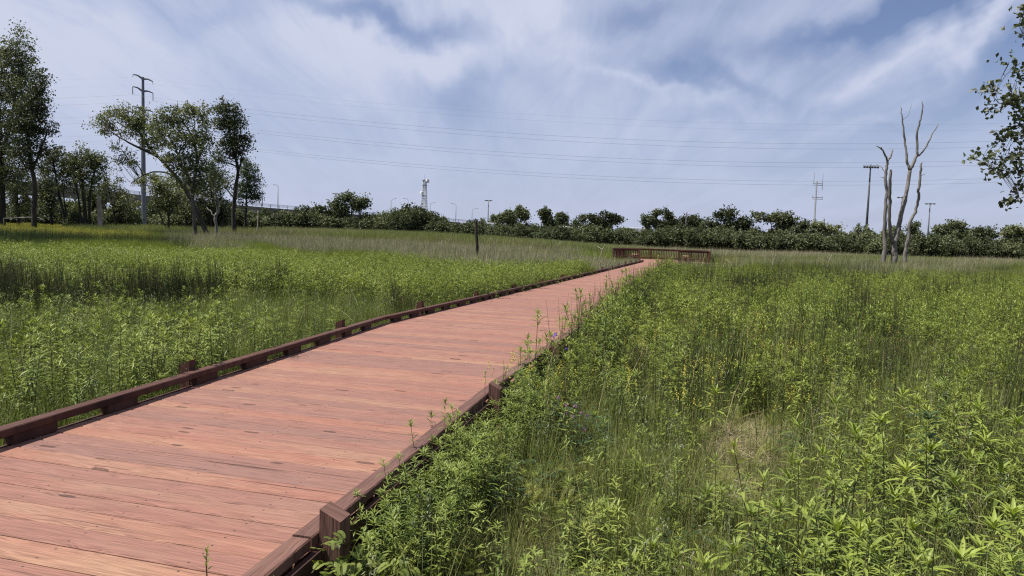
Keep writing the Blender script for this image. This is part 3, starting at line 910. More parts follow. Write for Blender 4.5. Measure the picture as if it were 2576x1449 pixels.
q = field(9, 30, 13); ok, d, st = zone_right(q); x, y = q.T
P = dens_pick(q, np.where(ok, np.clip(.62 + .5 * pn(x, y, .35, 1), .1, 1), 0)); scatter('middle_forbs', 'dense leafy plants in the middle of the right-hand meadow', 'plants', 'mforb', P, RNG.uniform(.75, 1.15, len(P)), np.clip(RNG.random(len(P)) ** 1.5, 0, 1))
q = field(8, 32, 12); ok, d, st = zone_right(q); x, y = q.T
P = dens_pick(q, np.where(ok, .7, 0)); scatter('middle_grass', 'grass through the middle of the right-hand meadow', 'grass', 'mgrass', P, RNG.uniform(.75, 1.1, len(P)), RNG.random(len(P)) ** 2 * .7)
q = field(6, 30, 6); ok, d, st = zone_right(q); x, y = q.T
pr = np.where(ok, np.clip(.25 + .5 * pn(x, y, .5, 3), 0, .8) + .95 * np.exp(-((d - .4) / .4) ** 2) * (y > 8.5), 0)
P = dens_pick(q, pr); scatter('rushes_right', 'thin dark rushes standing in the right-hand meadow', 'rushes', 'rush', P, RNG.uniform(.8, 1.25, len(P)), RNG.random(len(P)) ** 3)
q = field(5.6, 26, 6); ok, d, st = zone_right(q); x, y = q.T
pr = np.where(ok, .2 + .75 * np.exp(-((d - .28) / .25) ** 2) * (y > 4.2), 0)
P = dens_pick(q, pr); scatter('scattered_rushes', 'single dark rush stems at the right edge of the boardwalk', 'rushes', 'rushthin', P, RNG.uniform(.8, 1.25, len(P)), RNG.random(len(P)) ** 2)
q = field(5, 30, 4); ok, d, st = zone_right(q); x, y = q.T
P = dens_pick(q, np.where(ok, np.clip(.1 + .6 * pn(x, y, .3, 11), 0, .5) + .3 * (d < 3.2) * (y > 8) * (y < 19), 0)); scatter('yellow_flowers', 'small yellow flowers dotted through the right-hand meadow', 'flowers', 'yellow', P, RNG.uniform(.8, 1.15, len(P)), RNG.random(len(P)) * .6)
q = field(28, 62, 5.5); s = side_of(q); x, y = q.T
z = pn(x, y, .16, 4)
P = q[(s == 1) & (z < .15)]; scatter('olive_grass', 'olive grass in the far part of the right-hand meadow', 'grass', 'mgrass', P, RNG.uniform(.9, 1.35, len(P)), RNG.uniform(.2, .9, len(P)))
P = q[(s == 1) & (z > .05)]; scatter('far_sedge_right', 'bright sedge mounds in the far right-hand meadow', 'sedge', 'sedge', P, RNG.uniform(.9, 1.4, len(P)), RNG.uniform(0, .6, len(P)))
q = field(30, 62, 1.6); s = side_of(q); x, y = q.T
P = q[(s == 1) & (pn(x, y, .2, 9) > .1)]; scatter('grey_reeds_right', 'grey-green reeds across the far right-hand marsh', 'reeds', 'reed', P, RNG.uniform(.8, 1.15, len(P)), RNG.random(len(P)) ** 2)
P = q[(s == 1) & (pn(x, y, .25, 2) > .35)]; scatter('far_rush_right', 'dark rush tufts in the far right-hand marsh', 'rushes', 'mrush', P, RNG.uniform(.8, 1.05, len(P)))

for (y0, y1, dn) in ((2.4, 9, 2.2), (9, 30, 1.6)):
    q = field(y0, y1, dn); s_ = side_of(q, .1); P = q[(s_ != 0) & (RNG.random(len(q)) < np.clip(.5 + .8 * pn(q[:, 0], q[:, 1], .7, 7), 0, 1))]
    scatter('dead_stems', 'last year\'s dry dead stems standing among the green plants, ' + ('close to the camera' if y0 < 5 else 'farther off'), 'dead stems', 'deadstem', P, RNG.uniform(.7, 1.2, len(P)))
# --- left-hand marsh
q = field(2.5, 12, 26); s = side_of(q); x, y = q.T
P = dens_pick(q, np.where(s == -1, np.clip(.55 + 1.0 * pn(x, y, .9, 2), .1, 1) * np.clip((11.0 - y) / 2, .12, 1), 0)); scatter('goldenrod_left', 'leafy goldenrod growing thickly left of the boardwalk', 'plants', 'forb', P, RNG.uniform(.6, 1.05, len(P)) * (1 + .18 * pn(P[:, 0], P[:, 1], .8, 4)), RNG.random(len(P)) ** 1.6 * .9)
q = field(2.5, 12, 70); s = side_of(q, .1)
P = dens_pick(q, np.where(s == -1, .65, 0)); scatter('meadow_grass_left', 'green grass growing between the plants left of the boardwalk', 'grass', 'grass', P, RNG.uniform(.75, 1.2, len(P)), RNG.random(len(P)) ** 3 * .5)
q = field(2.5, 14, 20); s = side_of(q); x, y = q.T
P = dens_pick(q, np.where(s == -1, .5 - .4 * (y > 11), 0)); scatter('small_forbs_left', 'small narrow-leaved plants left of the boardwalk', 'plants', 'forbs', P, RNG.uniform(.7, 1.2, len(P)), RNG.random(len(P)) ** 2 * .6)
q = field(8.5, 20, 15); s = side_of(q); x, y = q.T
band = np.exp(-((y - 13.2) / 2.6) ** 2)
P = dens_pick(q, np.where(s == -1, np.clip(band * (.45 + 1.1 * pn(x, y, .33, 6)) - .3 * (x > -4.5), 0, 1), 0)); scatter('dark_rushes', 'tall dark rushes in a band left of the boardwalk', 'rushes', 'rush', P, RNG.uniform(.65, 1.15, len(P)), RNG.random(len(P)) ** 2)
q = field(11, 20, 10); s = side_of(q); x, y = q.T
P = dens_pick(q, np.where(s == -1, np.clip(.42 - .5 * pn(x, y, .33, 6), .15, .8) + .4 * (y > 16), 0)); scatter('marsh_grass_left', 'grass around the rushes left of the boardwalk', 'grass', 'mgrass', P, RNG.uniform(.6, .9, len(P)), RNG.random(len(P)) ** 3 * .5)
q = field(14.5, 30, 10); s = side_of(q); x, y = q.T
P = dens_pick(q, np.where(s == -1, np.clip(.7 + .7 * pn(x, y, .3, 3), .1, 1), 0)); scatter('middle_forbs_left', 'bright leafy plants in the middle of the left-hand marsh', 'plants', 'mforb', P, RNG.uniform(.85, 1.2, len(P)), RNG.random(len(P)) ** 1.5 * .9)
P = dens_pick(q, np.where(s == -1, np.clip(.35 - .6 * pn(x, y, .3, 3), .1, .9), 0)); scatter('middle_grass_left', 'grass in the middle of the left-hand marsh', 'grass', 'mgrass', P, RNG.uniform(.8, 1.1, len(P)), RNG.random(len(P)) ** 2 * .6)
q = field(27, 62, 5.5); s = side_of(q); x, y = q.T; cl = col_at(q)
z = pn(x, y, .13, 1.0) + .8 * sstep(40, 28, y) - .3
left = cl < 330
P = q[(s == -1) & (z > 0) & ~(left & (y > 42))]; scatter('bright_sedge', 'bright green sedge across the left-hand marsh', 'sedge', 'sedge', P, RNG.uniform(.9, 1.35, len(P)), RNG.random(len(P)) ** 2 * .5)
P = q[(s == -1) & (z <= .05) & (cl > 420)]; scatter('grey_reeds', 'pale grey reeds with dead stalks in the left-hand marsh', 'reeds', 'reed', P, RNG.uniform(.75, 1.05, len(P)), RNG.random(len(P)) ** 1.5)
P = q[(s == -1) & (z <= .2) & (cl < 470) & (y < 46) & (RNG.random(len(q)) < .4)]; scatter('far_dark_rushes', 'dark green rushes near the trees on the left', 'rushes', 'mrush', P, RNG.uniform(.9, 1.25, len(P)))
P = q[(s == -1) & (z <= .1) & (cl < 470)]; scatter('left_far_grass', 'green grass in front of the trees on the left', 'grass', 'mgrass', P, RNG.uniform(.9, 1.3, len(P)), RNG.random(len(P)) ** 2 * .5)
q = field(44, 80, 3.4); s = side_of(q); cl = col_at(q)
P = q[(s == -1) & (cl < 390 + 90 * pn(q[:, 0], q[:, 1], .2))]; scatter('yellow_meadow', 'yellow-flowering meadow in front of the trees on the left', 'flowers', 'ymeadow', P, RNG.uniform(.9, 1.3, len(P)))
q = field(60, 112, 2.2); s = side_of(q); x, y = q.T; cl = col_at(q)
zz = pn(x, y, .1, 5)
ht = np.interp(cl, [300, 700, 1100, 1400, 1700, 2600], [.65, .75, .95, .85, .6, .62])
ii = (s != 0) & (y < 108) & (cl > 180)
P = q[ii]; scatter('tall_reeds', 'tall green reeds along the foot of the far hedge', 'reeds', 'tall', P, RNG.uniform(.9, 1.15, len(P)), np.clip(.3 + .5 * zz[ii], 0, .8), zs=ht[ii])
ii = (s != 0) & (zz > .15) & (cl > 650) & (y < 100)
P = q[ii]; scatter('far_grey_reeds', 'grey dead reeds across the far marsh', 'reeds', 'reed', P, RNG.uniform(1.0, 1.3, len(P)), RNG.uniform(.2, .9, len(P)))

# ------------------------------------------------------------------ countable plants close to the camera
def hero_forb(px, py, Y, L, W, n, label, name='goldenrod_plant', cat='plant', group='tall goldenrod plants close to the camera', mt='forb', tu=1.0, up0=.2):
    tip = at(px, py, Y); gz = float(ground(tip[0], tip[1]))
    b = np.array([tip[0] + RNG.normal() * .03, tip[1] + RNG.normal() * .03, gz])
    H = tip[2] - gz
    t = thing(name, b, label, cat, group)
    gl, gs = G(), G()
    tmp = G(); forb(tmp, b, H, n, L, W, tu, 0, 1, bend=(tip - b)[:2], up0=up0)
    for (fc, k, sm) in tmp.f:
        pass
    V = np.concatenate(tmp.v); A = np.concatenate(tmp.a)
    for want, nm, mm in ((1, 'stem', M['forbstem']), (0, 'foliage', M[mt])):
        g2 = G(); first = True
        for (fc, k, sm) in tmp.f:
            if k != want: continue
            ids = np.unique(fc); mp = np.zeros(len(V), int); mp[ids] = np.arange(len(ids))
            g2.add(V[ids], mp[fc], 0, A[ids], smooth=sm)
        g2.build(nm, mm, t)
    return t


GL = 'tall goldenrod plant with long narrow leaves in the near right corner of the meadow'
spots = [(1640, 1372, 3.3), (1700, 1400, 3.2), (1845, 1385, 3.2), (1890, 1290, 3.5), (1955, 1275, 3.45), (2030, 1290, 3.4), (2105, 1330, 3.2), (2160, 1340, 3.15), (2190, 1385, 3.05), (2420, 1400, 3.0), (2470, 1385, 3.1), (2550, 1290, 3.3), (2070, 1140, 4.2), (2215, 1050, 4.5), (2280, 1180, 4.0), (2440, 1150, 4.1), (2520, 1180, 4.0), (2150, 1080, 4.6), (1985, 1200, 4.1), (1780, 1240, 4.0), (2340, 1130, 4.1), (2380, 1290, 3.5), (2300, 1330, 3.35), (2560, 1060, 4.6), (2100, 1010, 5.2), (2010, 1070, 5.0), (2270, 990, 5.3), (2460, 1020, 5.0), (1800, 985, 6.0), (1700, 1050, 5.6), (1610, 1180, 4.5), (1530, 1290, 3.8), (1480, 1385, 3.4), (1590, 1420, 3.2), (2500, 1320, 3.2), (2400, 1210, 3.8), (2250, 1250, 3.7), (2130, 1230, 3.8), (2060, 1390, 3.1), (2330, 1420, 2.95), (1950, 1400, 3.1), (1770, 1420, 3.1), (2545, 1420, 2.9), (2480, 1100, 4.4), (2190, 1140, 4.2)]
for (px, py, Y) in spots:
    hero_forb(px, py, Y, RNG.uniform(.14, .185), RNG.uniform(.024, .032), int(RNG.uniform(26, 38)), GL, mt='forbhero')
hero_forb(2335, 1040, 4.4, .15, .034, 46, 'large dark broad-leaved plant standing among goldenrod in the right foreground', 'milkweed_plant', 'plant', None, 'clover', .6)
hero_forb(1415, 795, 9.2, .16, .018, 60, 'tall drooping narrow-leaved plant leaning over the right edge of the boardwalk', 'willow_herb', 'plant', None, 'forb', .3, up0=-.1)
SL = 'leafy green plant growing up against the kerb rail on the right of the boardwalk'
for (px, py, Y) in ((1085, 1045, 4.9), (1120, 1010, 5.2), (1052, 1120, 4.3), (1330, 845, 8.0), (1290, 1010, 6.1), (1165, 1060, 5.1), (1310, 880, 7.6)):
    hero_forb(px, py, Y, .085, .014, 36, SL, 'leafy_plant', 'plant', 'leafy plants against the right-hand kerb rail', 'forb', .9, up0=.35)
FL = 'upright feathery herb growing against the nearest right-hand kerb post'
for (px, py, Y) in ((850, 1330, 2.72), (905, 1385, 2.78), (950, 1405, 2.85), (868, 1415, 2.6), (1000, 1390, 3.0), (925, 1440, 2.6), (1050, 1420, 2.95)):
    w = at(px, py, Y); gz = float(ground(w[0], w[1])); H_ = w[2] - gz
    t = thing('feathery_herb', (w[0], w[1], gz), FL, 'plant', 'feathery herbs at the nearest kerb post')
    g = G(); tube(g, [np.array([w[0], w[1], gz]), np.array([w[0], w[1], gz + H_ * .95])], [.003, .0012], 4, 0, .5, cap=False)
    for f in np.linspace(.12, .96, 9):
        q = fern_proto(4, .17 * (1.05 - .72 * f))
        for V_ in q.v: V_ += np.array([w[0], w[1], gz + H_ * f * .93])
        for (fc, k_, sm), in zip(q.f): g.f.append((fc + g.n, 0, sm))
        g.v += q.v; g.a += q.a; g.w += q.w; g.n += q.n
    g.build('foliage', M['herb'], t)
# broad blades by the first post
for (px, py, Y, n_) in ((985, 1225, 3.7, 16), (1012, 1180, 4.0, 12)):
    w = at(px, py, Y); gz = float(ground(w[0], w[1])); g = G()
    P_ = disc(n_, .07) + np.array([w[0], w[1], gz]); H_ = w[2] - gz
    blades(g, P_, RNG.random(n_) * 6.28, .12, RNG.uniform(.2, .9, n_), H_ * RNG.uniform(.85, 1.3, n_), RNG.uniform(.014, .024, n_), 6)
    o = g.build('sedge_clump', M['forb'], loc=(w[0], w[1], gz)); tag(o, 'clump of broad arching green blades just beyond the first right-hand kerb post' if px < 1000 else 'narrower clump of arching blades between the first two right-hand kerb posts', 'plant')
# sprout between the deck boards
b = at(521, 1449, 2.62); b[2] = 0
t = thing('sprout', (b[0], b[1], 0), 'small green sprout growing up between the boards in front', 'sprout')
g = G(); tube(g, [b, b + np.array([-.004, 0, .06]), b + np.array([-.002, 0, .115])], [.0028, .0022, .0015], 5, 0, .5); g.build('stem', M['forbstem'], t)
g = G(); a = np.arange(9) * 2.4; f = np.linspace(.3, 1, 9); el = .5 + .8 * f
leaves(g, b + np.stack([0 * f, 0 * f, .115 * f], -1), np.stack([np.cos(a) * np.cos(el), np.sin(a) * np.cos(el), np.sin(el)], -1), np.tile([0, -.5, 1.0], (9, 1)), .035 - .012 * f, .008, .1, .3, 0, .6 + .3 * f); g.build('foliage', M['forb'], t)
# pink clover clump
c = at(1440, 1075, 5.3); gz = float(ground(c[0], c[1]))
t = thing('clover_plant', (c[0], c[1], gz), 'bushy dark clover clump with pink flower heads right of the second kerb post', 'plant')
g = clover_proto(230, .34, .42); g.v = [v + np.array([c[0], c[1], gz]) for v in g.v]; g.build('foliage', [M['clover'], M['forbstem']], t)
for (px, py) in ((1405, 1000), (1425, 1018), (1447, 1022), (1462, 1040), (1441, 1048), (1478, 1046), (1470, 1080), (1424, 1040)):
    w = at(px, py, 5.2 + RNG.normal() * .08); g = G()
    tube(g, [np.array([w[0], w[1] + .03, gz]), w], .0014, 3, 0, .5); d = norm(RNG.normal(size=(40, 3))); flakes(g, w + d * .012, .014, 1, asp=.45); g.build('flower', [M['forbstem'], M['pink']], t)
for (px, py, Y, mt, lab, nm) in ((1395, 843, 8.3, 'purple', 'violet flower cluster beside the third kerb post on the right', 'spiderwort'), (1425, 877, 8.0, 'purple', 'smaller violet flower right of and below the violet cluster', 'spiderwort'), (1331, 967, 6.3, 'whitep', 'small white daisy in the grass just beyond the second kerb post', 'daisy'), (1716, 1122, 4.5, 'whitep', 'white flower head on a thin stem beside the dry straw', 'white_flower')):
    w = at(px, py, Y); gz = float(ground(w[0], w[1])); t = thing(nm, (w[0], w[1], gz), lab, 'flower')
    g = G(); tube(g, [np.array([w[0], w[1], gz]), w], .0018, 4, 0, .5); g.build('stem', M['forbstem'], t)
    n = 26 if mt == 'purple' else 14; g = G(); flakes(g, w + norm(RNG.normal(size=(n, 3))) * (.026 if mt == 'purple' and px < 1400 else .009), .02 if mt == 'purple' else .013, 0, up=.4); g.build('petals', M[mt], t)
# tan seed heads
for (px, py, Y, lab) in ((1625, 890, 8.4, 'tan dried dock plant with hanging seed heads in the near right-hand meadow'), (2130, 760, 15, 'tan dried dock plant farther off in the right-hand meadow')):
    w = at(px, py, Y); gz = float(ground(w[0], w[1])); t = thing('dock_plant', (w[0], w[1], gz), lab, 'plant')
    g = G(); n = 7
    for k in range(n):
        e = w + np.array([RNG.normal() * .1, RNG.normal() * .08, RNG.uniform(-.08, .06)]); b = np.array([w[0] + RNG.normal() * .05, w[1], gz]); tube(g, [b, (b + e) / 2 + RNG.normal(size=3) * .01, e], .0022, 3, 0, .5)
        Q = e - (e - b) * RNG.uniform(0, .38, 60)[:, None] + RNG.normal(size=(60, 3)) * .014; flakes(g, Q, .016, 1)
    g.build('seed_stalks', [M['forbstem'], M['tan']], t)

# ------------------------------------------------------------------ trees
def px_poly(pts, Y, dy=None):
    return np.array([at(p[0], p[1], Y + (0 if dy is None else dy[k])) for k, p in enumerate(pts)])


def refine(P, n=3, jit=.0):
    P = np.asarray(P); t = np.arange(len(P)); tt = np.linspace(0, len(P) - 1, (len(P) - 1) * n + 1)
    Q = np.stack([np.interp(tt, t, P[:, k]) for k in range(3)], -1)
    # soften the corners
    Q[1:-1] = .25 * Q[:-2] + .5 * Q[1:-1] + .25 * Q[2:]
    if jit: Q[1:-1] += RNG.normal(size=Q[1:-1].shape) * jit
    return Q


def tree(name, label, Y, stems, blobs, nleaf, leaf, mat='treeleaf', bark='bark', group=None, clus=34, spread=.27, depth=.8, cat='tree', twig=True):
    """stems: [(photo points, first radius px, last radius px)]; blobs: crown masses (x, y, rx, ry, weight) in photo px at depth Y."""
    k = Y / F
    b0 = at(*stems[0][0][0], Y); gz = min(float(ground(b0[0], b0[1])), b0[2])
    t = thing(name, (b0[0], b0[1], gz), label, cat, group)
    gt = G(); nodes = []
    for si, (pts, ra, rb) in enumerate(stems):
        P = px_poly(pts, Y, np.cumsum(RNG.normal(size=len(pts)) * .25 * (si > 0)) if si else None)
        P = refine(P, 3, .02)
        if si == 0 or P[0][2] < gz + 2.0:
            P = np.vstack([[P[0][0], P[0][1], float(ground(P[0][0], P[0][1])) - .2], P])
        rad = np.linspace(ra, rb, len(P)) * k
        if si == 0: rad[0] *= 1.25
        tube(gt, P, rad, 8, 0, .5, rough=.06)
        nodes.append(np.column_stack([P, rad]))
    nodes = np.concatenate(nodes)
    gc = G(); cen = []
    wts = np.array([bl[2] * bl[3] * (bl[4] if len(bl) > 4 else 1) for bl in blobs]); wts = wts / wts.sum()
    for bl, w in zip(blobs, wts):
        c = at(bl[0], bl[1], Y); rx, rz = bl[2] * k, bl[3] * k; ry = depth * min(rx, rz * 1.2)
        n = max(3, int(nleaf * .70 * w / clus))
        d = norm(RNG.normal(size=(n, 3))); rr = RNG.random(n) ** .45 * np.where(RNG.random(n) < .15, 1.3, 1.0)
        lump = 1 + .22 * np.sin(d[:, 0] * 5 + c[0]) * np.cos(d[:, 2] * 6 + c[2])
        p = c + d * rr[:, None] * lump[:, None] * np.array([rx, ry, rz])
        cen.append(p)
        # limbs towards the mass
        for q in range(3):
            e = c + norm(RNG.normal(size=3)) * np.array([rx, ry, rz]) * .6
            dist = np.linalg.norm(nodes[:, :3] - e, axis=1) + 1.2 * np.clip(nodes[:, 2] - e[2] + .3, 0, 9)
            s = nodes[np.argmin(dist)]
            ln = np.linalg.norm(e - s[:3])
            mid = (s[:3] + e) / 2 + np.array([0, 0, .08 * ln]) + RNG.normal(size=3) * .06 * ln
            tube(gt, refine(np.array([s[:3], mid, e]), 3), np.linspace(min(s[3] * .6, .02 + .018 * ln), .012, 7) * (1 if Y > 30 else .45), 5, 0, .5, cap=False)
    cen = np.concatenate(cen)
    if twig:
        for c in cen[:: max(1, len(cen) // 90)]:
            s = nodes[np.argmin(np.linalg.norm(nodes[:, :3] - c, axis=1) + .8 * np.clip(nodes[:, 2] - c[2] + .3, 0, 9))]
            mid = (s[:3] + c) / 2 + RNG.normal(size=3) * .12
            tube(gt, [s[:3], mid, c], [min(s[3] * .4, .03 if Y > 30 else .006), .016 if Y > 30 else .004, .006 if Y > 30 else .002], 3, 0, .5, cap=False)
    Pl = cen.repeat(clus, 0) + RNG.normal(size=(len(cen) * clus, 3)) * (spread * RNG.uniform(.6, 1.35, len(cen))).repeat(clus)[:, None] * np.array([1, 1, .7])
    va = np.clip(np.repeat(RNG.random(len(cen)), clus) * .45 + RNG.random(len(Pl)) * .6 - .03, 0, 1)
    flakes(gc, Pl, leaf * RNG.uniform(.65, 1.3, len(Pl)), 0, va, .8, up=.5)
    gt.build('trunk', M[bark], t); gc.build('crown', M[mat], t)
    return t


# left group, big dark trees first
tree('cottonwood_tree', 'huge dark tree cut off by the left edge of the photo', 66, [([(2, 556), (4, 480), (0, 380), (-6, 260), (-10, 150)], 11, 4), ([(3, 400), (30, 300), (45, 200)], 5, 2)],
     [(10, 170, 55, 65), (42, 95, 22, 36, .8), (48, 140, 34, 40), (60, 230, 48, 60), (20, 320, 70, 70), (-60, 250, 70, 130), (-30, 400, 70, 80), (72, 170, 28, 44, .9), (-90, 150, 60, 90), (10, 250, 60, 70), (20, 430, 50, 60), (60, 100, 12, 18, .6)], 42000, .17, spread=.33)
tree('cottonwood_tree', 'tall dark tree with a crooked trunk beside the huge tree at the left edge', 62, [([(86, 560), (85, 510), (88, 470), (82, 430), (76, 390), (70, 340)], 6.5, 3.5), ([(82, 430), (100, 380), (115, 345), (122, 320)], 3.4, 1.2), ([(70, 345), (75, 280), (85, 230)], 3.5, 1.2)],
     [(88, 245, 30, 58), (98, 200, 20, 30, .7), (60, 300, 46, 50), (120, 325, 20, 16, .9), (95, 370, 30, 26, .7), (60, 390, 50, 44, .8), (104, 280, 16, 30, .8), (78, 330, 34, 30)], 15000, .16)
for (px, bx, top, lab, wd) in ((45, 47, 420, 'thin dark tree standing between the two big trees at the left edge', 30), (118, 130, 410, 'small slanting tree just right of the crooked dark tree', 26)):
    tree('young_tree', lab, 74, [([(bx, 556), (bx - 4, 500), (px, top + 30)], 4, 1.5)], [(px, top + 50, wd, 50), (px + 8, top + 100, wd, 40, .6)], 4500, .16)
tree('cottonwood_tree', 'leaning twin-stemmed tree left of the bushy round tree', 70, [([(165, 557), (156, 520), (146, 480), (138, 430), (132, 400)], 4, 1.5), ([(172, 556), (164, 520), (158, 480)], 3, 1.2)],
     [(140, 390, 24, 22), (160, 420, 20, 40, .7), (120, 420, 18, 30, .6), (150, 470, 30, 24, .5)], 4600, .16)
tree('cottonwood_tree', 'bushy round grey-green tree left of the pale broken stump', 70, [([(215, 560), (212, 510), (208, 470), (205, 430), (208, 400)], 4.5, 1.8), ([(204, 560), (200, 510), (190, 460)], 3.5, 1.4), ([(226, 560), (224, 500), (235, 440), (245, 415)], 3.5, 1.3)],
     [(205, 405, 38, 28), (240, 410, 26, 24), (190, 440, 28, 34), (225, 450, 40, 34, .8), (258, 400, 14, 16, .5)], 9500, .16, 'treeleafl')
tree('young_tree', 'thin open tree just right of the pale broken stump', 76, [([(292, 560), (284, 520), (276, 490), (268, 455)], 3, 1), ([(284, 520), (300, 490), (304, 470)], 2, 1)],
     [(265, 450, 16, 22, .7), (285, 470, 24, 26, .6), (300, 490, 26, 22, .6), (325, 520, 34, 26, .9)], 4000, .16, 'treeleaf')
t = tree('cottonwood_tree', 'leaning tree whose long limb and open crown reach left across the steel pylon', 60,
     [([(519, 590), (508, 560), (492, 525), (480, 500), (462, 470), (440, 440), (418, 415), (398, 395), (380, 375)], 6.2, 3), ([(398, 395), (370, 380), (335, 365), (300, 345), (272, 325)], 3.6, 1.2), ([(380, 375), (360, 345), (330, 310), (310, 290)], 3, 1), ([(440, 440), (400, 430), (360, 440), (330, 462)], 2.2, .8)],
     [(272, 315, 26, 26, .9), (300, 290, 24, 26, .8), (335, 320, 32, 28), (268, 290, 14, 18, .6), (355, 300, 26, 28, .8), (310, 395, 30, 24, .5), (330, 410, 22, 14, .5), (385, 350, 30, 34, .8), (355, 275, 10, 12, .6)], 8500, .15, 'treeleafl')
tree('cottonwood_tree', 'tree with a smooth pale trunk nearest the marsh in the middle clump', 56,
     [([(494, 612), (491, 585), (489, 545), (484, 510), (486, 470), (493, 430), (496, 400)], 5.6, 3), ([(496, 400), (488, 350), (470, 320), (450, 300)], 3, 1.2), ([(494, 420), (510, 370), (520, 330)], 3, 1.2), ([(486, 470), (460, 420), (440, 370), (420, 330)], 3, 1.2), ([(486, 480), (470, 440), (462, 400)], 3, 1.5)],
     [(425, 300, 32, 30), (475, 288, 36, 26), (515, 300, 22, 34, .8), (450, 350, 44, 36), (505, 360, 30, 36), (480, 410, 44, 34), (430, 400, 30, 28, .7), (520, 420, 20, 24, .6), (455, 455, 40, 26, .6), (505, 470, 34, 26, .6), (540, 440, 24, 30, .5), (400, 330, 26, 30, .6)], 16000, .15, 'treeleafl', 'barkg')
tree('cottonwood_tree', 'tall narrow tree with a dark crown at the right of the middle clump', 62,
     [([(589, 585), (587, 540), (590, 500), (595, 455), (600, 420), (590, 390), (580, 350), (575, 310), (570, 285)], 5.6, 2), ([(597, 440), (606, 410), (608, 395)], 2.5, 1.2), ([(590, 500), (575, 480), (560, 470)], 2.5, 1)],
     [(570, 275, 34, 26), (590, 310, 30, 34), (560, 310, 26, 30, .9), (598, 350, 32, 30), (575, 370, 36, 30), (620, 352, 13, 13, .8), (600, 385, 20, 18, .7), (548, 395, 16, 20, .6)], 10500, .15, 'treeleaf')
tree('cottonwood_tree', 'rounded blue-green tree at the right end of the middle clump', 78,
     [([(616, 575), (618, 540), (620, 500), (625, 450)], 3.5, 1.5)],
     [(625, 430, 26, 28), (635, 470, 26, 34), (612, 480, 24, 40), (648, 490, 12, 20, .6), (620, 410, 12, 14, .8)], 6500, .17, 'treeleafb')
tree('young_tree', 'pale bushy tree in front of the lower steel pylon', 66,
     [([(425, 575), (424, 545), (420, 515), (412, 490)], 3.2, 1.4), ([(424, 545), (440, 520), (455, 505)], 2, 1), ([(418, 572), (405, 545), (395, 520)], 1.8, .8)],
     [(352, 455, 18, 12, .9), (410, 470, 30, 26), (425, 500, 40, 30), (412, 520, 24, 24, .8), (385, 445, 24, 14, .7)], 7500, .15, 'treeleafl')
tree('young_tree', 'leafy tree filling the gap between the pale-trunked tree and the tall narrow tree', 72,
     [([(530, 580), (532, 540), (535, 500)], 3, 1.5), ([(560, 580), (562, 540), (556, 500)], 2, 1)],
     [(535, 430, 26, 36), (520, 480, 34, 34), (560, 470, 30, 40, .8), (555, 520, 36, 28), (480, 500, 40, 34, .7)], 9500, .16, 'treeleaf')
tree('young_tree', 'leafy tree behind the leaning trunk in the middle clump', 74,
     [([(470, 578), (468, 540), (465, 500)], 3, 1.4)], [(465, 470, 40, 36), (440, 510, 40, 30), (490, 530, 40, 26, .8)], 7000, .16, 'treeleaf')


def bare(name, label, Y, stems, mat='dead', cat='dead tree', group=None, sides=8):
    b0 = at(*stems[0][0][0][:2], Y); k = Y / F
    g = G()
    for si, (pts, rads) in enumerate(stems):
        P = px_poly(pts, Y, None if si == 0 else np.linspace(0, RNG.normal() * .6, len(pts)))
        n = 4 if len(pts) > 2 else 3
        Q = refine(P, n, .004 * Y * k * 3)
        rr = np.interp(np.linspace(0, 1, len(Q)), np.linspace(0, 1, len(rads)), rads) * k
        if si == 0:
            Q = np.vstack([[Q[0][0], Q[0][1], float(ground(Q[0][0], Q[0][1])) - .2], Q]); rr = np.concatenate([[rr[0] * 1.1], rr])
        tube(g, Q, rr, sides, 0, .5, rough=.07)
    gz = float(ground(b0[0], b0[1]))
    t = g.build(name, M[mat], loc=(b0[0], b0[1], gz)); tag(t, label, cat, group)
    return t


def zz_(l): return [(2169.7 + a * .29526, 239 + b * .29526) for a, b in l]


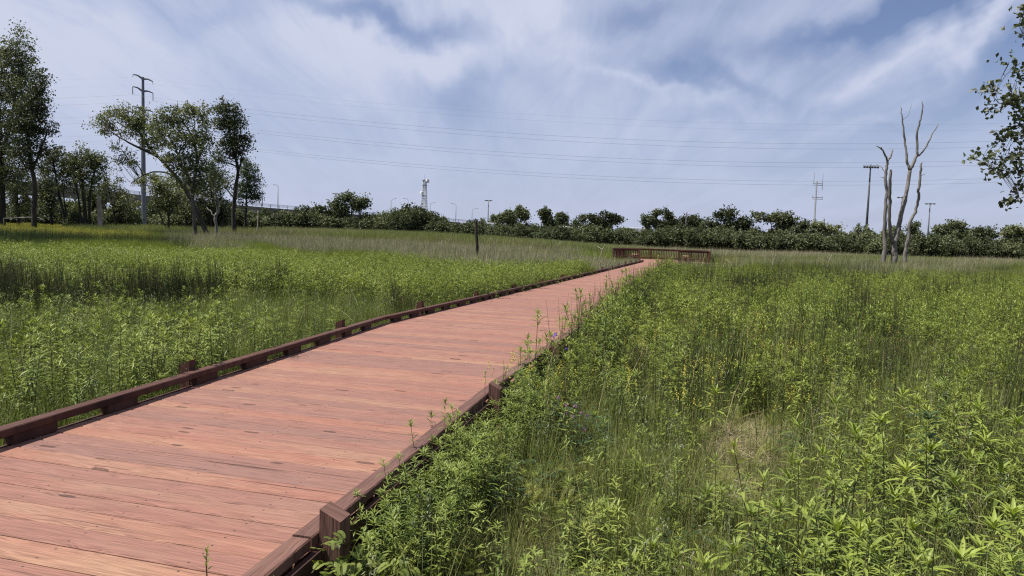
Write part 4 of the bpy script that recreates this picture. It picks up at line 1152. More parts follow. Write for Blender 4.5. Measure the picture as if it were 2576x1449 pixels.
q_ = .29526
bare('dead_tree', 'leftmost bare grey dead tree of the three, forked at its top', 55, [
    (zz_([(178, 1420), (190, 1300), (188, 1150), (195, 950), (208, 830), (193, 720), (205, 620), (215, 560)]), [19 * q_, 15 * q_, 13 * q_, 12 * q_, 10 * q_]),
    (zz_([(215, 562), (198, 525), (165, 460), (118, 432)]), [8 * q_, 7 * q_, 3 * q_]), (zz_([(215, 562), (238, 525), (258, 465)]), [9 * q_, 8 * q_, 5 * q_]),
    (zz_([(190, 668), (165, 620), (122, 588)]), [4 * q_, 3 * q_, 2 * q_]), (zz_([(185, 705), (150, 698)]), [3 * q_, 1.5 * q_]), (zz_([(168, 465), (164, 445)]), [4 * q_, 3 * q_])])
bare('dead_tree', 'tallest bare dead tree, splitting low into a broken stem and a forked one', 55, [
    (zz_([(270, 1400), (270, 1330), (268, 1240)]), [26 * q_, 24 * q_, 22 * q_]),
    (zz_([(262, 1260), (240, 1200), (228, 1100), (232, 950), (232, 800), (242, 635)]), [16 * q_, 15 * q_, 14 * q_, 13 * q_, 11 * q_]),
    (zz_([(276, 1260), (292, 1190), (330, 1020), (360, 900), (385, 780), (405, 625)]), [17 * q_, 19 * q_, 18 * q_, 15 * q_, 14 * q_]),
    (zz_([(403, 640), (380, 570), (373, 480), (355, 350), (337, 200), (325, 100)]), [11 * q_, 10 * q_, 9 * q_, 8 * q_, 5 * q_, 3 * q_]),
    (zz_([(404, 640), (440, 570), (465, 512), (470, 440), (460, 330), (488, 230), (513, 140), (507, 45)]), [14 * q_, 13 * q_, 11 * q_, 10 * q_, 8 * q_, 7 * q_, 6 * q_, 2.5 * q_]),
    (zz_([(462, 525), (500, 500), (545, 440), (590, 340), (648, 240)]), [9 * q_, 7 * q_, 7 * q_, 5 * q_, 3 * q_]),
    (zz_([(345, 215), (395, 170), (420, 65)]), [2 * q_, 1.6 * q_, 1 * q_]), (zz_([(545, 440), (563, 433)]), [4 * q_, 2 * q_])])
bare('dead_tree', 'rightmost of the three bare dead trees, slanting with a broken top', 56, [
    (zz_([(360, 1395), (375, 1290), (395, 1200), (398, 1090), (450, 1000), (478, 880), (480, 800), (495, 680), (495, 590), (510, 573)]), [18 * q_, 14 * q_, 12 * q_, 12 * q_, 11 * q_, 10 * q_, 9 * q_, 3 * q_]),
    (zz_([(500, 690), (520, 675), (533, 682)]), [2 * q_, 1.5 * q_, 1 * q_]), (zz_([(485, 800), (465, 802)]), [4 * q_, 3 * q_])])
bare('dead_stump', 'dark bare post-like snag standing in the marsh left of the platform', 36, [([(1199, 658), (1200, 620), (1198, 580), (1198, 553)], [4.2, 4, 3.6, 3.2]), ([(1198, 556), (1203, 553)], [2, 1])], 'bark', 'snag')
bare('dead_stump', 'pale broken stump with a splintered tip in front of the left trees', 70, [([(252, 570), (251, 530), (248, 500), (246, 488)], [6.6, 5.6, 4.4, 2.6]), ([(245, 492), (243, 480), (236, 462)], [1.8, 1.3, .5])], 'deadpale', 'stump')
bare('dead_pole', 'thin pale upright pole in the grass right of the middle tree clump', 66, [([(646, 597), (648, 560), (649, 530)], [1.5, 1.3, 1.0])], 'deadpale', 'pole')
bare('dead_tree', 'slender grey crooked dead trunk right of the pale-trunked tree', 58, [([(547, 610), (543, 560), (541, 545), (548, 535), (545, 500), (540, 460), (537, 440)], [4.2, 3.6, 3.4, 3.6, 3, 2.4, 1.6]), ([(541, 546), (528, 530), (520, 522)], [1.6, 1.2, .8])], 'dead')
bare('fallen_branch', 'fallen branch sticking out of the grass left of the pale-trunked tree', 50, [([(418, 624), (440, 606), (456, 594)], [1.2, 1.1, .8])], 'deadpale', 'branch')
bare('fallen_branch', 'long grey fallen branch lying in front of the crooked dark tree', 64, [([(10, 549), (50, 548), (92, 547), (115, 556)], [1.2, 1.4, 1.2, .8])], 'dead', 'branch')
for (px, y1, y0, Y) in ((507, 552, 585, 64), (905, 560, 590, 80), (838, 560, 0, 0)):
    if Y: bare('dead_sapling', 'thin bare sapling stem standing at the edge of the marsh', Y, [([(px, y0), (px + 1, (y0 + y1) / 2), (px - 1, y1)], [1.4, 1.1, .6])], 'deadpale', 'sapling', 'bare sapling stems at the marsh edge')
for (px, y1, y0, Y) in ((1405, 602, 640, 42), (1245, 598, 640, 44), (1510, 615, 640, 44), (1120, 600, 625, 60), (1940, 640, 672, 30), (2080, 642, 668, 34), (1835, 648, 680, 28), (1100, 606, 640, 46)):
    s = RNG.choice([-1, 1])
    bare('dead_stalk', 'bleached dead stalk leaning out of the marsh grass', Y, [([(px, y0 + 6), (px + 6 * s, (y0 + y1) / 2), (px + 12 * s, y1)], [.9, .7, .4]), ([(px + 6 * s, (y0 + y1) / 2), (px - 8 * s, y1 + 4)], [.6, .3])], 'deadpale', 'stalk', 'bleached dead stalks in the marsh', 5)

# overhanging cottonwood at the right edge
YB = 12.5
tree('cottonwood_tree', 'near cottonwood whose leafy branches hang in from the right edge', YB,
     [([(2960, 840), (2940, 500), (2900, 200), (2860, -100)], 26, 14), ([(2925, 330), (2780, 300), (2650, 290), (2560, 270), (2500, 245)], 3.5, .8), ([(2930, 420), (2780, 420), (2640, 400), (2540, 398), (2470, 400)], 3, .8), ([(2900, 200), (2760, 130), (2640, 110), (2575, 100)], 3.5, .8), ([(2935, 460), (2760, 470), (2620, 480), (2565, 500)], 3, .8)],
     [(2545, 250, 44, 26), (2500, 272, 30, 14, .5), (2490, 222, 18, 10, .5), (2560, 210, 26, 22, .8), (2548, 160, 34, 16, .45), (2565, 320, 40, 40, .8), (2525, 345, 22, 14, .5), (2505, 392, 26, 12, .5), (2458, 398, 14, 8, .5), (2550, 400, 40, 30, .8), (2560, 440, 30, 26, .6), (2525, 432, 22, 12, .5), (2560, 485, 24, 16, .4), (2550, 510, 20, 8, .35), (2573, 75, 14, 26, .6), (2575, 20, 14, 18, .6), (2650, 300, 70, 160), (2760, 250, 120, 260), (2700, 80, 90, 110, .8)], 9000, .088, 'treeleaf', 'bark', clus=11, spread=.10, depth=.8)

# ------------------------------------------------------------------ hedge, shrubs and trees far off
def shrub_mesh(seed, n, mat, leaf, wide=1.0):
    """A shrub about 2 m in radius and 1 high in its own units, as crown and stems."""
    rg = np.random.default_rng(seed); gc = G(); gs = G()
    cen = []
    for k in range(9):
        c = np.array([rg.uniform(-1.3, 1.3), rg.uniform(-1, 1), rg.uniform(.35, .78)]); r = rg.uniform(.45, .85)
        m_ = n // 9 // 10
        d = norm(rg.normal(size=(m_, 3))); p = c + d * (rg.random(m_) ** .4)[:, None] * np.array([r, r, .32 * rg.uniform(.7, 1.1)])
        cen.append(p)
        tube(gs, [np.array([c[0] * .2, c[1] * .2, -.05]), np.array([c[0] * .6, c[1] * .6, c[2] * .5]), c], [.06, .04, .015], 4, 0, .5, cap=False)
    cen = np.concatenate(cen); cen[:, 2] = np.clip(cen[:, 2], .04, 1.05)
    P = cen.repeat(10, 0) + rg.normal(size=(len(cen) * 10, 3)) * np.array([.13, .13, .04])
    va = np.clip(np.repeat(rg.random(len(cen)), 10) * .5 + rg.random(len(P)) * .55 - .02, 0, 1)
    n0 = len(P)
    d = norm(rg.normal(size=(n0, 3)))
    e = norm(np.cross(d, rg.normal(size=(n0, 3)))); s = (leaf * rg.uniform(.6, 1.4, n0))[:, None]
    sc = np.array([1, 1, .30])
    V = np.stack([P - d * s * .5 * sc, P - e * s * .4 * sc, P + d * s * .5 * sc, P + e * s * .4 * sc], 1).reshape(-1, 3)
    gc.add(V, np.arange(4 * n0).reshape(-1, 4), 0, np.repeat(va, 4))
    return gc.mesh('shrub_crown', M[mat]), gs.mesh('shrub_stems', M['bark'])


SH = [shrub_mesh(100 + k, 4200, 'hedgeleaf', .19) for k in range(6)]
SHL = [shrub_mesh(200 + k, 4200, 'fortree', .19) for k in range(3)]


def shrub(x, y, half, top, label, group, pool=SH, name='shrub', base=None):
    gz = float(ground(x, y)) if base is None else base
    k = RNG.integers(0, len(pool))
    t = thing(name, (x, y, gz), label, 'shrub', group)
    for nm, me in zip(('crown', 'stems'), pool[k]):
        c = bpy.data.objects.new(nm, me); COL.objects.link(c); c.parent = t
    t.scale = (half / 1.7, half / 1.7 * RNG.uniform(.8, 1.1), top - gz); t.rotation_euler = (0, 0, RNG.random() * 6.28)
    return t


hx = np.array([560, 650, 720, 790, 860, 950, 1010, 1060, 1115, 1160, 1200, 1260, 1330, 1450, 1600, 1700, 1800, 1900, 1980, 2060, 2150, 2230, 2300, 2380, 2450, 2576, 2700])
hy = np.array([545, 540, 535, 528, 545, 552, 535, 535, 562, 566, 558, 570, 572, 578, 578, 572, 572, 582, 578, 586, 592, 588, 588, 594, 602, 612, 616])
HL = 'dark dense shrub in the long hedge along the far side of the marsh'
for px in np.arange(585, 2720, 26):
    for row in range(2):
        Y = 111 + row * 5 + RNG.normal() * 1.2; p = px + RNG.normal() * 7 + row * 15
        w = at(p, float(np.interp(p, hx, hy)) + RNG.normal() * 4 + (1 - row) * 6, Y)
        shrub(w[0], Y, RNG.uniform(1.4, 2.9), w[2] + RNG.normal() * .35 + .15, HL, 'shrubs of the long far hedge', SH + SHL[:2])
TL = 'taller rounded bush rising behind the long far hedge'
for px in np.arange(600, 2720, 58):
    Y = 132 + RNG.normal() * 4; p = px + RNG.normal() * 16
    w = at(p, float(np.interp(p, hx, hy)) - 9 + RNG.normal() * 7, Y)
    shrub(w[0], Y, RNG.uniform(2.2, 3.8), w[2], TL, 'taller bushes behind the far hedge', SHL, 'tall_bush')
UL = 'low dark shrub in the undergrowth beneath the trees on the left'
for px in np.arange(-40, 640, 21):
    Y = 84 + RNG.normal() * 4; k_ = 1.0
    if 318 < px < 398: Y, k_ = 166 + RNG.normal() * 2, 1.9
    w = at(px + RNG.normal() * 6, (508 if px < 330 else 520) + RNG.normal() * 14, Y)
    shrub(w[0], Y, RNG.uniform(1.5, 2.3) * k_, w[2], UL, 'undergrowth shrubs beneath the left trees')
w = at(225, 528, 72); shrub(w[0], 72, 1.3, w[2], 'lighter green rounded shrub between the left trunks and the pale stump', None, SHL)
w = at(195, 532, 70); shrub(w[0] - .5, 70, 1.0, w[2], 'small light green shrub left of the rounded light shrub', None, SHL)


def ftree(px, ytop, wpx, ybase, Y, label, mat='fortree', lobes=None, n=3800):
    wpx = wpx * 1.18
    """A tree beyond the hedge: crown lumps between YTOP and YBASE, trunk reaching the ground."""
    h = ybase - ytop; bl = []
    m_ = (lobes or 7) + 5
    for k in range(m_):
        fx = RNG.uniform(-.78, .78); fy = RNG.uniform(.0, .9) ** .7
        lim = math.sqrt(max(.1, 1 - (fx * .95) ** 2))
        bl.append((px + fx * wpx * .56, ybase + 10 - (h + 8) * fy * lim, wpx * RNG.uniform(.13, .25), h * RNG.uniform(.13, .22)))
    bl.append((px + RNG.normal() * wpx * .1, ytop + h * .16, wpx * .16, h * .15))
    return tree('far_tree', label, Y, [([(px, hz(px) + 6), (px + 1, ybase - h * .2), (px, ytop + h * .35)], 2.0, .8)], bl, int(n * 1.8), .24 + .0009 * Y, mat, 'bark', None, 14, .36, .8)


ftree(884, 488, 84, 560, 122, 'tree with an umbrella-shaped crown rising above the hedge by the bridge', 'fortree', 8, 4500)
ftree(790, 515, 80, 585, 120, 'broad bushy tree just left of the umbrella-shaped tree', 'hedgeleaf')
ftree(730, 540, 70, 590, 116, 'low spreading tree left of the broad bushy tree below the bridge rail', 'fortree')
ftree(1040, 520, 110, 600, 118, 'broad dark tree in front of the lattice radio tower', 'hedgeleaf', 9, 5200)
ftree(975, 540, 50, 590, 118, 'small tree left of the lattice radio tower', 'fortree')
ftree(1268, 526, 50, 578, 165, 'left tree of the row right of the marsh snag', 'fortree')
ftree(1310, 519, 46, 578, 168, 'tallest tree of the row right of the marsh snag', 'fortree')
ftree(1368, 524, 40, 580, 150, 'narrow dark tree in the row right of the marsh snag', 'hedgeleaf')
ftree(1408, 536, 40, 580, 160, 'right end tree of the row right of the marsh snag', 'fortree')
ftree(1467, 540, 40, 580, 160, 'small round tree standing before the gap left of the platform', 'fortree')
ftree(1524, 530, 76, 585, 155, 'wide round tree directly above the platform left corner', 'hedgeleaf', 8)
ftree(1648, 527, 44, 578, 160, 'left one of the three joined trees above the platform', 'fortree')
ftree(1695, 524, 60, 585, 158, 'middle and tallest of the three joined trees above the platform', 'hedgeleaf')
ftree(1744, 540, 44, 590, 160, 'right and lowest of the three joined trees above the platform', 'fortree')
ftree(1835, 529, 104, 605, 128, 'broad dark tree right of the platform behind the hedge', 'hedgeleaf', 9, 5200)
ftree(1940, 531, 100, 610, 126, 'large pale green tree between the dark tree and the aerial mast', 'treeleafl', 9, 5200)
ftree(2020, 560, 50, 605, 124, 'low tree just left of the aerial mast', 'fortree')
ftree(2083, 555, 86, 612, 124, 'pale rounded tree at the foot of the aerial mast', 'treeleafl', 8)
ftree(2304, 556, 28, 600, 150, 'small open tree seen between the dead trees', 'fortree', 5, 1800)
ftree(2245, 570, 34, 605, 145, 'little tree behind the tallest dead tree', 'fortree', 5, 1800)
ftree(2400, 557, 92, 612, 124, 'broad tree right of the dead trees', 'fortree', 9)
ftree(2475, 573, 56, 615, 122, 'spindly low tree right of the broad tree past the dead trees', 'fortree', 6, 2400)
ftree(2550, 569, 84, 622, 120, 'spreading flat-topped tree near the right edge', 'treeleafl', 8)

# ------------------------------------------------------------------ bridge
A = at(150, 468, 205); B = at(400, 497, 215); C_ = at(655, 521, 232); D_ = at(1140, 557, 285); E_ = at(1290, 573, 330)
A0 = A + (A - B) * 1.2
path = np.array([A0, A, B, C_, D_, E_]); path = refine(path, 4)
br = thing('road_bridge', (path[0][0], path[0][1], 0), 'long grey concrete road bridge sloping down behind the trees on the left', 'bridge')
back = np.array([.25, .97, 0]) * 11
g = G(); prof = [(0, -1.35), (0, .0), (.35, .0), (.35, -.5), (10.6, -.5), (10.6, 0), (11, 0), (11, -1.35)]
bd = np.array([.25, .97, 0])
V = np.array([[p + bd * a + np.array([0, 0, z - .05]) for a, z in prof] for p in path]); n, k = len(path), len(prof)
i = np.arange(n - 1)[:, None] * k; j = np.arange(k)[None, :]; j2 = (j + 1) % k
g.add(V.reshape(-1, 3), np.stack([i + j, i + k + j, i + k + j2, i + j2], -1).reshape(-1, 4)); g.build('deck_slab', M['concrete'], br)
g = G(); V = np.array([[p + bd * a + np.array([0, 0, z]) for a, z in ((.6, -1.42), (.6, -3.3), (1.1, -3.3), (1.1, -1.42))] for p in path]); k = 4
i = np.arange(n - 1)[:, None] * k; j = np.arange(k)[None, :]; j2 = (j + 1) % k
g.add(V.reshape(-1, 3), np.stack([i + j, i + k + j, i + k + j2, i + j2], -1).reshape(-1, 4)); g.build('girder', M['concrete'], br)
for f in (.12, .3, .45, .58, .7, .8):
    q = np.array([np.interp(f * (n - 1), np.arange(n), path[:, c]) for c in range(3)]); gz = float(ground(q[0], q[1]))
    if q[2] - 3.3 < gz + .5: continue
    g = G()
    for s in (2.0, 5.5, 9.0):
        c = q + bd * s; zt = q[2] - 3.9; tube(g, [(c[0], c[1], gz - .5), (c[0], c[1], zt)], .5, 10)
    c = q + bd * 5.5; box(g, (c[0], c[1], q[2] - 3.62), bd * 5.2, (.6 * bd[1], -.6 * bd[0], 0), (0, 0, .3)); g.build('pier', M['concrete'], br)
g = G()
for z in (.45, .78, 1.1): tube(g, path + np.array([0, 0, z]) + bd * .15, .045 if z < 1 else .06, 4, smooth=False)
dd = np.concatenate([[0], np.cumsum(np.linalg.norm(np.diff(path, axis=0), axis=1))])
for s in np.arange(1, dd[-1], 3.0):
    q = np.array([np.interp(s, dd, path[:, c]) for c in range(3)]) + bd * .15
    box(g, q + np.array([0, 0, .52]), (0, 0, .58), (.06, 0, 0), (0, .06, 0))
g.build('guard_rail', M['steeldark'], br)


def lamp(px, y0, y1, Y, ax, ay, label, name='street_lamp'):
    """Lamp on a tall pole: pole top (px, y1), lamp head at (ax, ay)."""
    b = at(px, y0, Y); t_ = at(px, y1, Y); h = at(ax, ay, Y)
    b = np.array([t_[0], t_[1], b[2]])
    t = thing(name, b, label, 'street lamp', 'street lamps along the road bridge')
    g = G(); tube(g, [b, t_], [.14, .085], 8); g.build('pole', M['grey'], t)
    g = G(); mid = t_ * .45 + h * .55 + np.array([0, 0, .25]); tube(g, refine(np.array([t_ - [0, 0, .1], mid, h]), 3), .06, 6); g.build('arm', M['grey'], t)
    u = norm(h - t_); g = G(); box(g, h + u * .25, u * .42, (0, .14, 0), (0, 0, .07), bev=.03); g.build('lamp_head', M['grey'], t)
    return t


for a in ((294, 490, 427, 222, 288, 425, 'street lamp poking up behind the left trees just left of the steel pylon'),
          (660, 519, 472, 233, 668.5, 467, 'street lamp just right of the blue-green tree with its arm to the right'),
          (699.6, 524, 467.6, 238, 692, 465.5, 'street lamp on the bridge right of the tree clump with its arm to the left'),
          (849, 545, 491, 255, 856, 486, 'street lamp behind the left edge of the umbrella-shaped tree'),
          (889.7, 548, 488, 260, 880, 485, 'street lamp behind the top of the umbrella-shaped tree'),
          (984, 556, 505, 268, 993.5, 500, 'street lamp left of the lattice tower with its arm to the right'),
          (1026.8, 558, 502, 272, 1018, 499.5, 'street lamp just left of the lattice tower with its arm to the left'),
          (1082.5, 560, 513, 278, 1091.5, 510.5, 'street lamp just right of the lattice tower'),
          (1147.5, 565, 516, 286, 1138, 512.5, 'street lamp at the low end of the bridge with its arm to the left'),
          (1188, 572, 527.6, 300, 1199, 525, 'rightmost street lamp standing behind the marsh snag')):
    lamp(*a)

# ------------------------------------------------------------------ steel pylon and wires
YP = 155
base = at(357.5, 572, YP); top = at(359.5, 194, YP); base = np.array([top[0], top[1], float(ground(top[0], top[1]))])
py = thing('transmission_pylon', base, 'tall tubular grey steel pylon carrying power lines above the left trees', 'pylon')
g = G(); tt_ = np.linspace(0, 1, 12); P = base + (top - base) * tt_[:, None]; tube(g, P, np.linspace(.62, .26, 12), 12, smooth=False); g.build('pole', M['steelpole'], py)
zsc = .1736
ATT = []
for (lx, ly, rx, ry, ins, jy) in ((698, 190, 910, 262, 0, 240), (695, 365, 912, 430, 1, 420), (690, 650, 912, 705, 1, 700), (690, 925, 912, 975, 1, 972)):
    for (ax, ay) in ((lx, ly), (rx, ry)):
        tip = at(220 + ax * zsc, 157 + ay * zsc, YP); jn = at(359, 157 + jy * zsc, YP)
        dy = -1.1 if ax < 800 else 1.1
        tip[1] += dy
        mid = (tip + jn) / 2 + np.array([0, 0, .28])
        g = G(); tube(g, refine(np.array([jn, mid, tip]), 4), np.linspace(.24, .1, 9), 8); g.build('cross_arm', M['steelpole'], py)
        ln = 1.7 * (1 if ins else .35) if ax > 800 or not ins else 1.75
        g = G()
        if ins:
            P = [tip + np.array([0, 0, -q]) for q in np.linspace(0, ln * .95, 15)]; tube(g, P, [.05] + [.11, .05] * 7, 8)
        else:
            tube(g, [tip, tip - np.array([0, 0, ln])], .05, 6)
        g.build('insulator', M['grey'], py)
        ATT.append(tip - np.array([0, 0, ln]))
names = ['uppermost', 'second', 'third', 'lowest']
for k, a in enumerate(ATT):
    lev, rgt = k // 2, k % 2
    span = 212.0; sag = 4.9 - .6 * (lev == 0)
    xs_ = np.linspace(0, 1, 40)
    right = np.stack([a[0] + span * xs_, np.full(40, a[1]) + 6 * xs_, a[2] - 4 * sag * xs_ * (1 - xs_) - 1.6 * xs_], -1)
    left = np.stack([a[0] - span * xs_, np.full(40, a[1]) - 6 * xs_, a[2] - 4 * sag * xs_ * (1 - xs_)], -1)[::-1]
    g = G(); tube(g, np.vstack([left[:-1], right]), .019 if lev else .008, 4, 0, .5, smooth=False)
    o = g.build('power_line', M['wire'], loc=a); tag(o, f'{names[lev]} pair of power lines, the wire on the {"far" if rgt else "near"} side of the steel pylon', 'power line', 'power lines on the steel pylon')

# ------------------------------------------------------------------ towers and masts
YT = 330
b = at(1069, 560, YT); tp = at(1067.2, 451, YT); gz = 0.0
b = np.array([tp[0] + .3, YT, gz])
tw = thing('radio_tower', b, 'steel lattice radio tower with two round dish antennas above the hedge', 'tower')
g = G(); H = tp[2] - gz
def leg(k, f):
    w = (1 - f) * 1.55 + .62; a = R(90) * k + R(35)
    return np.array([b[0] + math.cos(a) * w * 1.2, b[1] + math.sin(a) * w * 1.2, gz + H * f])
for k in range(4): tube(g, [leg(k, 0), leg(k, 1)], .10, 5)
nb = 22
for q in range(nb):
    f0, f1 = q / nb, (q + 1) / nb
    for k in range(4):
        tube(g, [leg(k, f0), leg((k + 1) % 4, f1)], .045, 4, cap=False); tube(g, [leg((k + 1) % 4, f0), leg(k, f1)], .045, 4, cap=False); tube(g, [leg(k, f1), leg((k + 1) % 4, f1)], .055, 4, cap=False)
g.build('lattice_mast', M['steellight'], tw)
for (px, py_, r, sx) in ((1075.5, 455.5, .95, 1), (1059.8, 484.6, .8, -1)):
    c = at(px, py_, YT - 1); g = G(); P = np.array([c - np.array([sx * .9, 0, 0]), c - np.array([sx * .4, 0, 0]), c, c + np.array([sx * .02, -.5, 0]) * 0 + np.array([sx * .25, -.2, 0])]); tube(g, P, [.2, r * .9, r, r * .98], 14); g.build('dish_antenna', M['white'], tw)
g = G(); tube(g, [tp, tp + np.array([0, 0, 2.4])], .05, 4); g.build('whip_antenna', M['grey'], tw)
g = G()
for f in (.98, .9, .72): 
    c = np.array([b[0], b[1], gz + H * f]); box(g, c, (1.15, 0, 0), (0, 1.15, 0), (0, 0, .06))
g.build('platform_ring', M['grey'], tw)

Ym = 175
tpm = at(2055, 456, Ym); bm = np.array([tpm[0], Ym, -.4])
ms = thing('aerial_mast', bm, 'slender aerial mast with upright rod antennas above the pale rounded tree', 'mast')
g = G(); tube(g, [bm, bm + (tpm - bm) * .5, bm + (tpm - bm) * .501, tpm], [.34, .3, .2, .16], 8); g.build('pole', M['grey'], ms)
for (py0, wl, wr, rod) in ((466 - 4, 7.5, 14.5, 1), (497, 8.5, 16, 0)):
    c = at(2055 - (py0 - 456) * .055, py0, Ym)
    g = G(); kx = Ym / F
    tube(g, [c - np.array([wl * kx, 0, 0]), c + np.array([wr * kx, 0, 0])], .07, 5); tube(g, [c - np.array([wl * kx, 0, .4]), c + np.array([wr * kx, 0, -.4])], .05, 5)
    for sx, up, dn in ((-wl, 34 if rod else 5, 2), (wr, 32 if rod else 4, 16 if rod else 5)):
        e = c + np.array([sx * kx, 0, 0]); tube(g, [e - np.array([0, 0, dn * kx]), e + np.array([0, 0, up * kx * (.8 if rod else 1)])], .05, 5)
    g.build('antenna_bracket', M['grey'], ms)

Yf = 150
tpf = at(2190.5, 414, Yf); bf = np.array([tpf[0], Yf, -.4])
fl_ = thing('floodlight_mast', bf, 'tall dark floodlight mast with a long lamp bar just left of the dead trees', 'floodlight mast')
g = G(); tube(g, [bf, tpf], [.32, .13], 10); g.build('pole', M['steeldark'], fl_)
g = G(); cl_, cr_ = at(2171, 418.5, Yf), at(2209, 419.5, Yf); tube(g, [cl_, cr_], .06, 5); tube(g, [cl_ + [0, 0, .28], cr_ + [0, 0, .28]], .035, 4); g.build('lamp_bar', M['steeldark'], fl_)
for f in np.linspace(.06, .94, 6):
    c = cl_ + (cr_ - cl_) * f; g = G(); tube(g, [c + [0, 0, .1], c + [0, -.1, -.05], c + [0, -.35, -.2]], [.1, .2, .26], 8); g.build('floodlight', M['grey'], fl_)
for (px, py_, ybot, Y, lab) in ((2269.5, 496, 590, 210, 'high mast light partly hidden behind the tallest dead tree'), (2340, 512, 592, 215, 'slender high mast light standing right of the dead trees'), (1229, 504, 572, 260, 'high mast light above the trees right of the bridge end'), (846, 487, 560, 262, 'high mast light left of the umbrella-shaped tree')):
    tp_ = at(px, py_, Y); b_ = np.array([tp_[0], Y, 0]); t = thing('high_mast_light', b_, lab, 'street light', 'high mast lights beyond the hedge')
    g = G(); tube(g, [b_, tp_], [.3, .14], 8); g.build('pole', M['grey'], t)
    g = G()
    for k in range(6):
        a = k * 1.047; e = tp_ + np.array([math.cos(a) * 1.15, math.sin(a) * 1.15, -.1]); tube(g, [tp_, e], .05, 4); box(g, e, (.3, 0, 0), (0, .3, 0), (0, 0, .14), bev=.05)
    g.build('lamp_ring', M['grey'], t)
for (px, py_, Y, lab) in ((2189, 577.6, 140, 'short wooden pole at the foot of the floodlight mast'), (2073.6, 550, 135, 'short pole poking out of the pale rounded tree'), (2501.6, 584, 140, 'short pole above the hedge near the right edge'), (1727, 535, 150, 'slim pole in front of the three joined trees')):
    tp_ = at(px, py_, Y); g = G(); tube(g, [np.array([tp_[0], Y, -.4]), tp_], [.15, .11], 8); o = g.build('wooden_pole', M['steeldark'], loc=(tp_[0], Y, -.4)); tag(o, lab, 'pole')

# white trailers half hidden behind the hedge
for k, (px, yt, yb, wpx, Y, lab) in enumerate(((1205, 560, 585, 90, 135, 'long white trailer showing over the hedge right of the bridge end'), (1440, 570, 590, 70, 150, 'white trailer glimpsed over the hedge left of the wide round tree'), (1590, 573, 590, 60, 155, 'white trailer glimpsed over the hedge between the round tree and the joined trees'))):
    c = at(px, yt, Y); hw = wpx / 2 * Y / F; gz = float(ground(c[0], Y)); ht = c[2] - gz
    t = thing('trailer', (c[0], Y, gz), lab, 'trailer', 'white trailers parked beyond the hedge')
    g = G(); box(g, (c[0], Y, gz + .9 + (ht - .9) / 2), (hw, 0, 0), (0, 1.25, 0), (0, 0, (ht - .9) / 2), bev=.06); g.build('box_body', M['white'], t)
    g = G(); box(g, (c[0], Y, gz + .74), (hw * .96, 0, 0), (0, 1.0, 0), (0, 0, .12)); g.build('chassis', M['steeldark'], t)
    for sx in (-.7, -.5, .6):
        for sy in (-1.05, 1.05):
            g = G(); q = np.array([c[0] + sx * hw, Y + sy, gz + .5]); tube(g, [q - [0, .13, 0], q + [0, .13, 0]], .5, 14); g.build('wheel', M['rubber'], t)

# a few bent dry grass bits and a dry twig lying on the boards
for (px, py_, lab) in ((722, 901, 'dry dark grass bits lying on the boards by the left kerb'), (1075, 945, 'small dry twig on the boards in the middle of the walk')):
    c = at(px, py_, 1.36 * F / (py_ - hz(px)) * 1.0); c = c * 1.0; c[2] = 0.012
    g = G(); n = 22 if px < 800 else 1
    for k in range(n):
        a = RNG.normal() * .5; p = c + np.array([RNG.normal() * .09, RNG.normal() * .05, 0]); ln = RNG.uniform(.04, .12); d = np.array([math.cos(a), math.sin(a), 0]) * ln
        tube(g, [p, p + d * .5 + [0, 0, .008], p + d], .0016, 3, 0, .5)
    o = g.build('dry_twigs', M['bark'], loc=tuple(c)); tag(o, lab, 'twigs')

for o in bpy.data.objects:
    if '_base' in o: del o['_base']

# ------------------------------------------------------------------ sky and sun
AZ = R(262)          # compass-like: 0 = straight ahead, 270 = left
EL = R(63)
sd = np.array([math.sin(AZ) * math.cos(EL), math.cos(AZ) * math.cos(EL), math.sin(EL)])
sun = bpy.data.lights.new('sun', 'SUN'); suno = bpy.data.objects.new('sun', sun); COL.objects.link(suno)
sun.energy = 5.0; sun.angle = R(.53); sun.color = (1.0, .955, .88)
suno.rotation_euler = Vector(-sd).to_track_quat('-Z', 'Y').to_euler()
suno.location = tuple(sd * 50)

world = bpy.data.worlds.new('World'); scene.world = world; world.use_nodes = True
nt = world.node_tree; nt.nodes.clear()
sky = N(nt, 'ShaderNodeTexSky', sky_type='NISHITA', sun_disc=False); sky.sun_elevation = EL; sky.sun_rotation = AZ; sky.altitude = 100; sky.air_density = 1.0; sky.dust_density = 1.2; sky.ozone_density = 2.5
tc = N(nt, 'ShaderNodeTexCoord')
sx = N(nt, 'ShaderNodeSeparateXYZ'); lk(nt, tc.outputs['Generated'], sx.inputs[0])
zc = mathn(nt, 'ADD', mathn(nt, 'MAXIMUM', sx.outputs[2], 0.0), .16)
cx = mathn(nt, 'DIVIDE', sx.outputs[0], zc); cy = mathn(nt, 'DIVIDE', sx.outputs[1], zc)
def cl_noise(fx, fy, off, scale, detail, rough, dist):
    cb = N(nt, 'ShaderNodeCombineXYZ'); lk(nt, mathn(nt, 'MULTIPLY', cx, fx), cb.inputs[0]); lk(nt, mathn(nt, 'MULTIPLY', cy, fy), cb.inputs[1]); cb.inputs[2].default_value = off
    nn = N(nt, 'ShaderNodeTexNoise', i_Scale=scale, i_Detail=detail, i_Roughness=rough, i_Distortion=dist); lk(nt, cb.outputs[0], nn.inputs['Vector'])
    return nn.outputs['Fac']
n1 = cl_noise(1.0, .45, 3.1, 1.3, 7, .5, .8)
n2 = cl_noise(3.4, .75, 8.4, 1.5, 10, .6, .7)
def vec(op, a, b):
    q = nt.nodes.new('ShaderNodeVectorMath'); q.operation = op
    for i, z in enumerate((a, b)):
        if hasattr(z, 'links'): nt.links.new(z, q.inputs[i])
        else: q.inputs[i].default_value = z
    return q
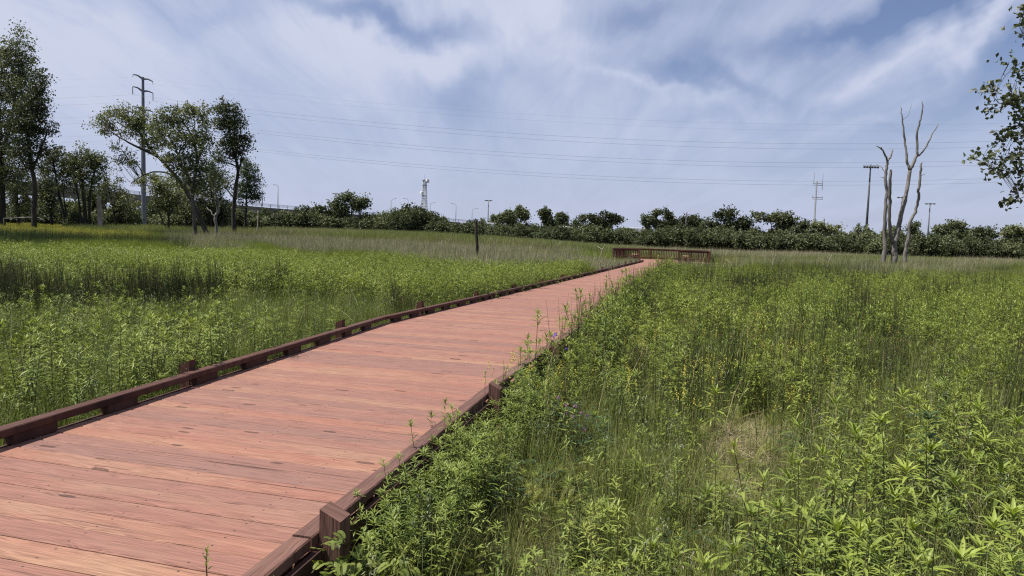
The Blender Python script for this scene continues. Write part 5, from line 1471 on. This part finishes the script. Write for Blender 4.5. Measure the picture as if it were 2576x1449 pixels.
# the sheet of cloud is ruffled by two sizes of noise
def ruffle(sc, off, amt):
    mp = N(nt, 'ShaderNodeMapping'); mp.inputs['Location'].default_value = (off, off * .7, off * .3); lk(nt, tc.outputs['Generated'], mp.inputs[0])
    nn = N(nt, 'ShaderNodeTexNoise', i_Scale=sc, i_Detail=4.0, i_Roughness=.55); lk(nt, mp.outputs[0], nn.inputs['Vector'])
    q = vec('SUBTRACT', nn.outputs['Color'], (.5, .5, .5)); return vec('MULTIPLY', q.outputs[0], (amt, amt, amt)).outputs[0]
wd = vec('ADD', vec('ADD', tc.outputs['Generated'], ruffle(3.0, 2.0, .20)).outputs[0], ruffle(11.0, 5.0, .085)).outputs[0]
def cloud_mass(px, py, wx, wy, ang, wgt):
    """A bank of cloud (or a gap in it, for a negative weight) standing in one part of the sky."""
    c = norm(at(px, py, 1.0) - np.array([0, 0, EYE]))
    a = math.cos(R(ang)) * CR + math.sin(R(ang)) * CU; a = norm(a - c * np.dot(a, c)); b = np.cross(a, c)
    k = F / math.cos(math.atan2(math.hypot(px - 1288, py - 724.5), F))
    def ax(v, w): return mathn(nt, 'POWER', vec('DOT_PRODUCT', wd, tuple(v * (k / w))).outputs['Value'], 2.0)
    e = mathn(nt, 'EXPONENT', mathn(nt, 'MULTIPLY', mathn(nt, 'ADD', ax(a, wx), ax(b, wy)), -1.0))
    front = mathn(nt, 'GREATER_THAN', vec('DOT_PRODUCT', tc.outputs['Generated'], tuple(c)).outputs['Value'], 0.0)
    return mathn(nt, 'MULTIPLY', mathn(nt, 'MULTIPLY', e, front), wgt)
den = mathn(nt, 'ADD', mathn(nt, 'MULTIPLY', mathn(nt, 'SUBTRACT', n1, .5), .95), mathn(nt, 'MULTIPLY', mathn(nt, 'SUBTRACT', n2, .5), .85))
den = mathn(nt, 'SUBTRACT', mathn(nt, 'ADD', den, .70), mathn(nt, 'MULTIPLY', sx.outputs[0], .26))
for a_ in ((950, 62, 190, 38, -8, -.75), (640, 45, 150, 40, 0, -.35), (1160, 240, 120, 60, 10, -.55), (1590, 70, 200, 45, 15, -.45), (1830, 238, 170, 24, -2, -.6), (2050, 100, 380, 40, 20, -.4),
           (2330, 25, 300, 34, 12, -.6), (2380, 250, 260, 34, 22, -.62), (2540, 130, 110, 60, 25, -.55), (1950, 300, 260, 22, 8, -.25), (2100, 395, 260, 26, 5, -.22),
           (1320, 30, 120, 70, 60, .45), (1380, 130, 90, 90, 60, .25), (1010, 150, 240, 45, -10, .3), (730, 60, 180, 26, -12, .25), (2230, 165, 250, 30, 24, .42), (2450, 75, 130, 26, 30, .35), (1650, 255, 180, 16, -6, .3), (2250, 285, 150, 16, 12, .25), (90, 100, 220, 90, 0, .25)):
    den = mathn(nt, 'ADD', den, cloud_mass(*a_[:5], a_[5] * (.85 if a_[5] < 0 else 1.0)))
low_ = mathn(nt, 'MULTIPLY', mathn(nt, 'SUBTRACT', .26, sx.outputs[2], clamp=True), 3.0, clamp=True)
cm = mathn(nt, 'MAXIMUM', mathn(nt, 'MINIMUM', den, 1.0), 0.0)
cm = mathn(nt, 'ADD', cm, mathn(nt, 'MULTIPLY', mathn(nt, 'SUBTRACT', .95, cm), low_), clamp=True)
tint = mixc(nt, 1.0, sky.outputs[0], (1.06, .97, 1.06), 'MULTIPLY')
cloud = mixc(nt, mathn(nt, 'MULTIPLY', mathn(nt, 'SUBTRACT', den, .35, clamp=True), 1.3, clamp=True), (4.35, 5.0, 6.95), (5.9, 6.35, 7.85))
cloud = mixc(nt, mathn(nt, 'MULTIPLY', low_, .8), cloud, (4.7, 5.3, 7.15))
col = mixc(nt, cm, tint, cloud)
bg = N(nt, 'ShaderNodeBackground'); bg.inputs[1].default_value = .06; lk(nt, col, bg.inputs[0])
out = N(nt, 'ShaderNodeOutputWorld'); lk(nt, bg.outputs[0], out.inputs[0])

scene.view_settings.view_transform = 'Standard'; scene.view_settings.look = 'None'; scene.view_settings.gamma = 1.0; scene.view_settings.exposure = 0.8
scene.view_settings.use_curve_mapping = False
scene.render.engine = 'CYCLES'
cy_ = scene.cycles
cy_.max_bounces = 6; cy_.diffuse_bounces = 3; cy_.glossy_bounces = 2; cy_.transmission_bounces = 4; cy_.transparent_max_bounces = 4
cy_.use_denoising = False
try: cy_.denoiser = 'OPENIMAGEDENOISE'; cy_.denoising_input_passes = 'RGB_ALBEDO_NORMAL'
except Exception: pass
cy_.use_adaptive_sampling = False; cy_.pixel_filter_type = 'BLACKMAN_HARRIS'; cy_.filter_width = 1.2
scene.render.film_transparent = False
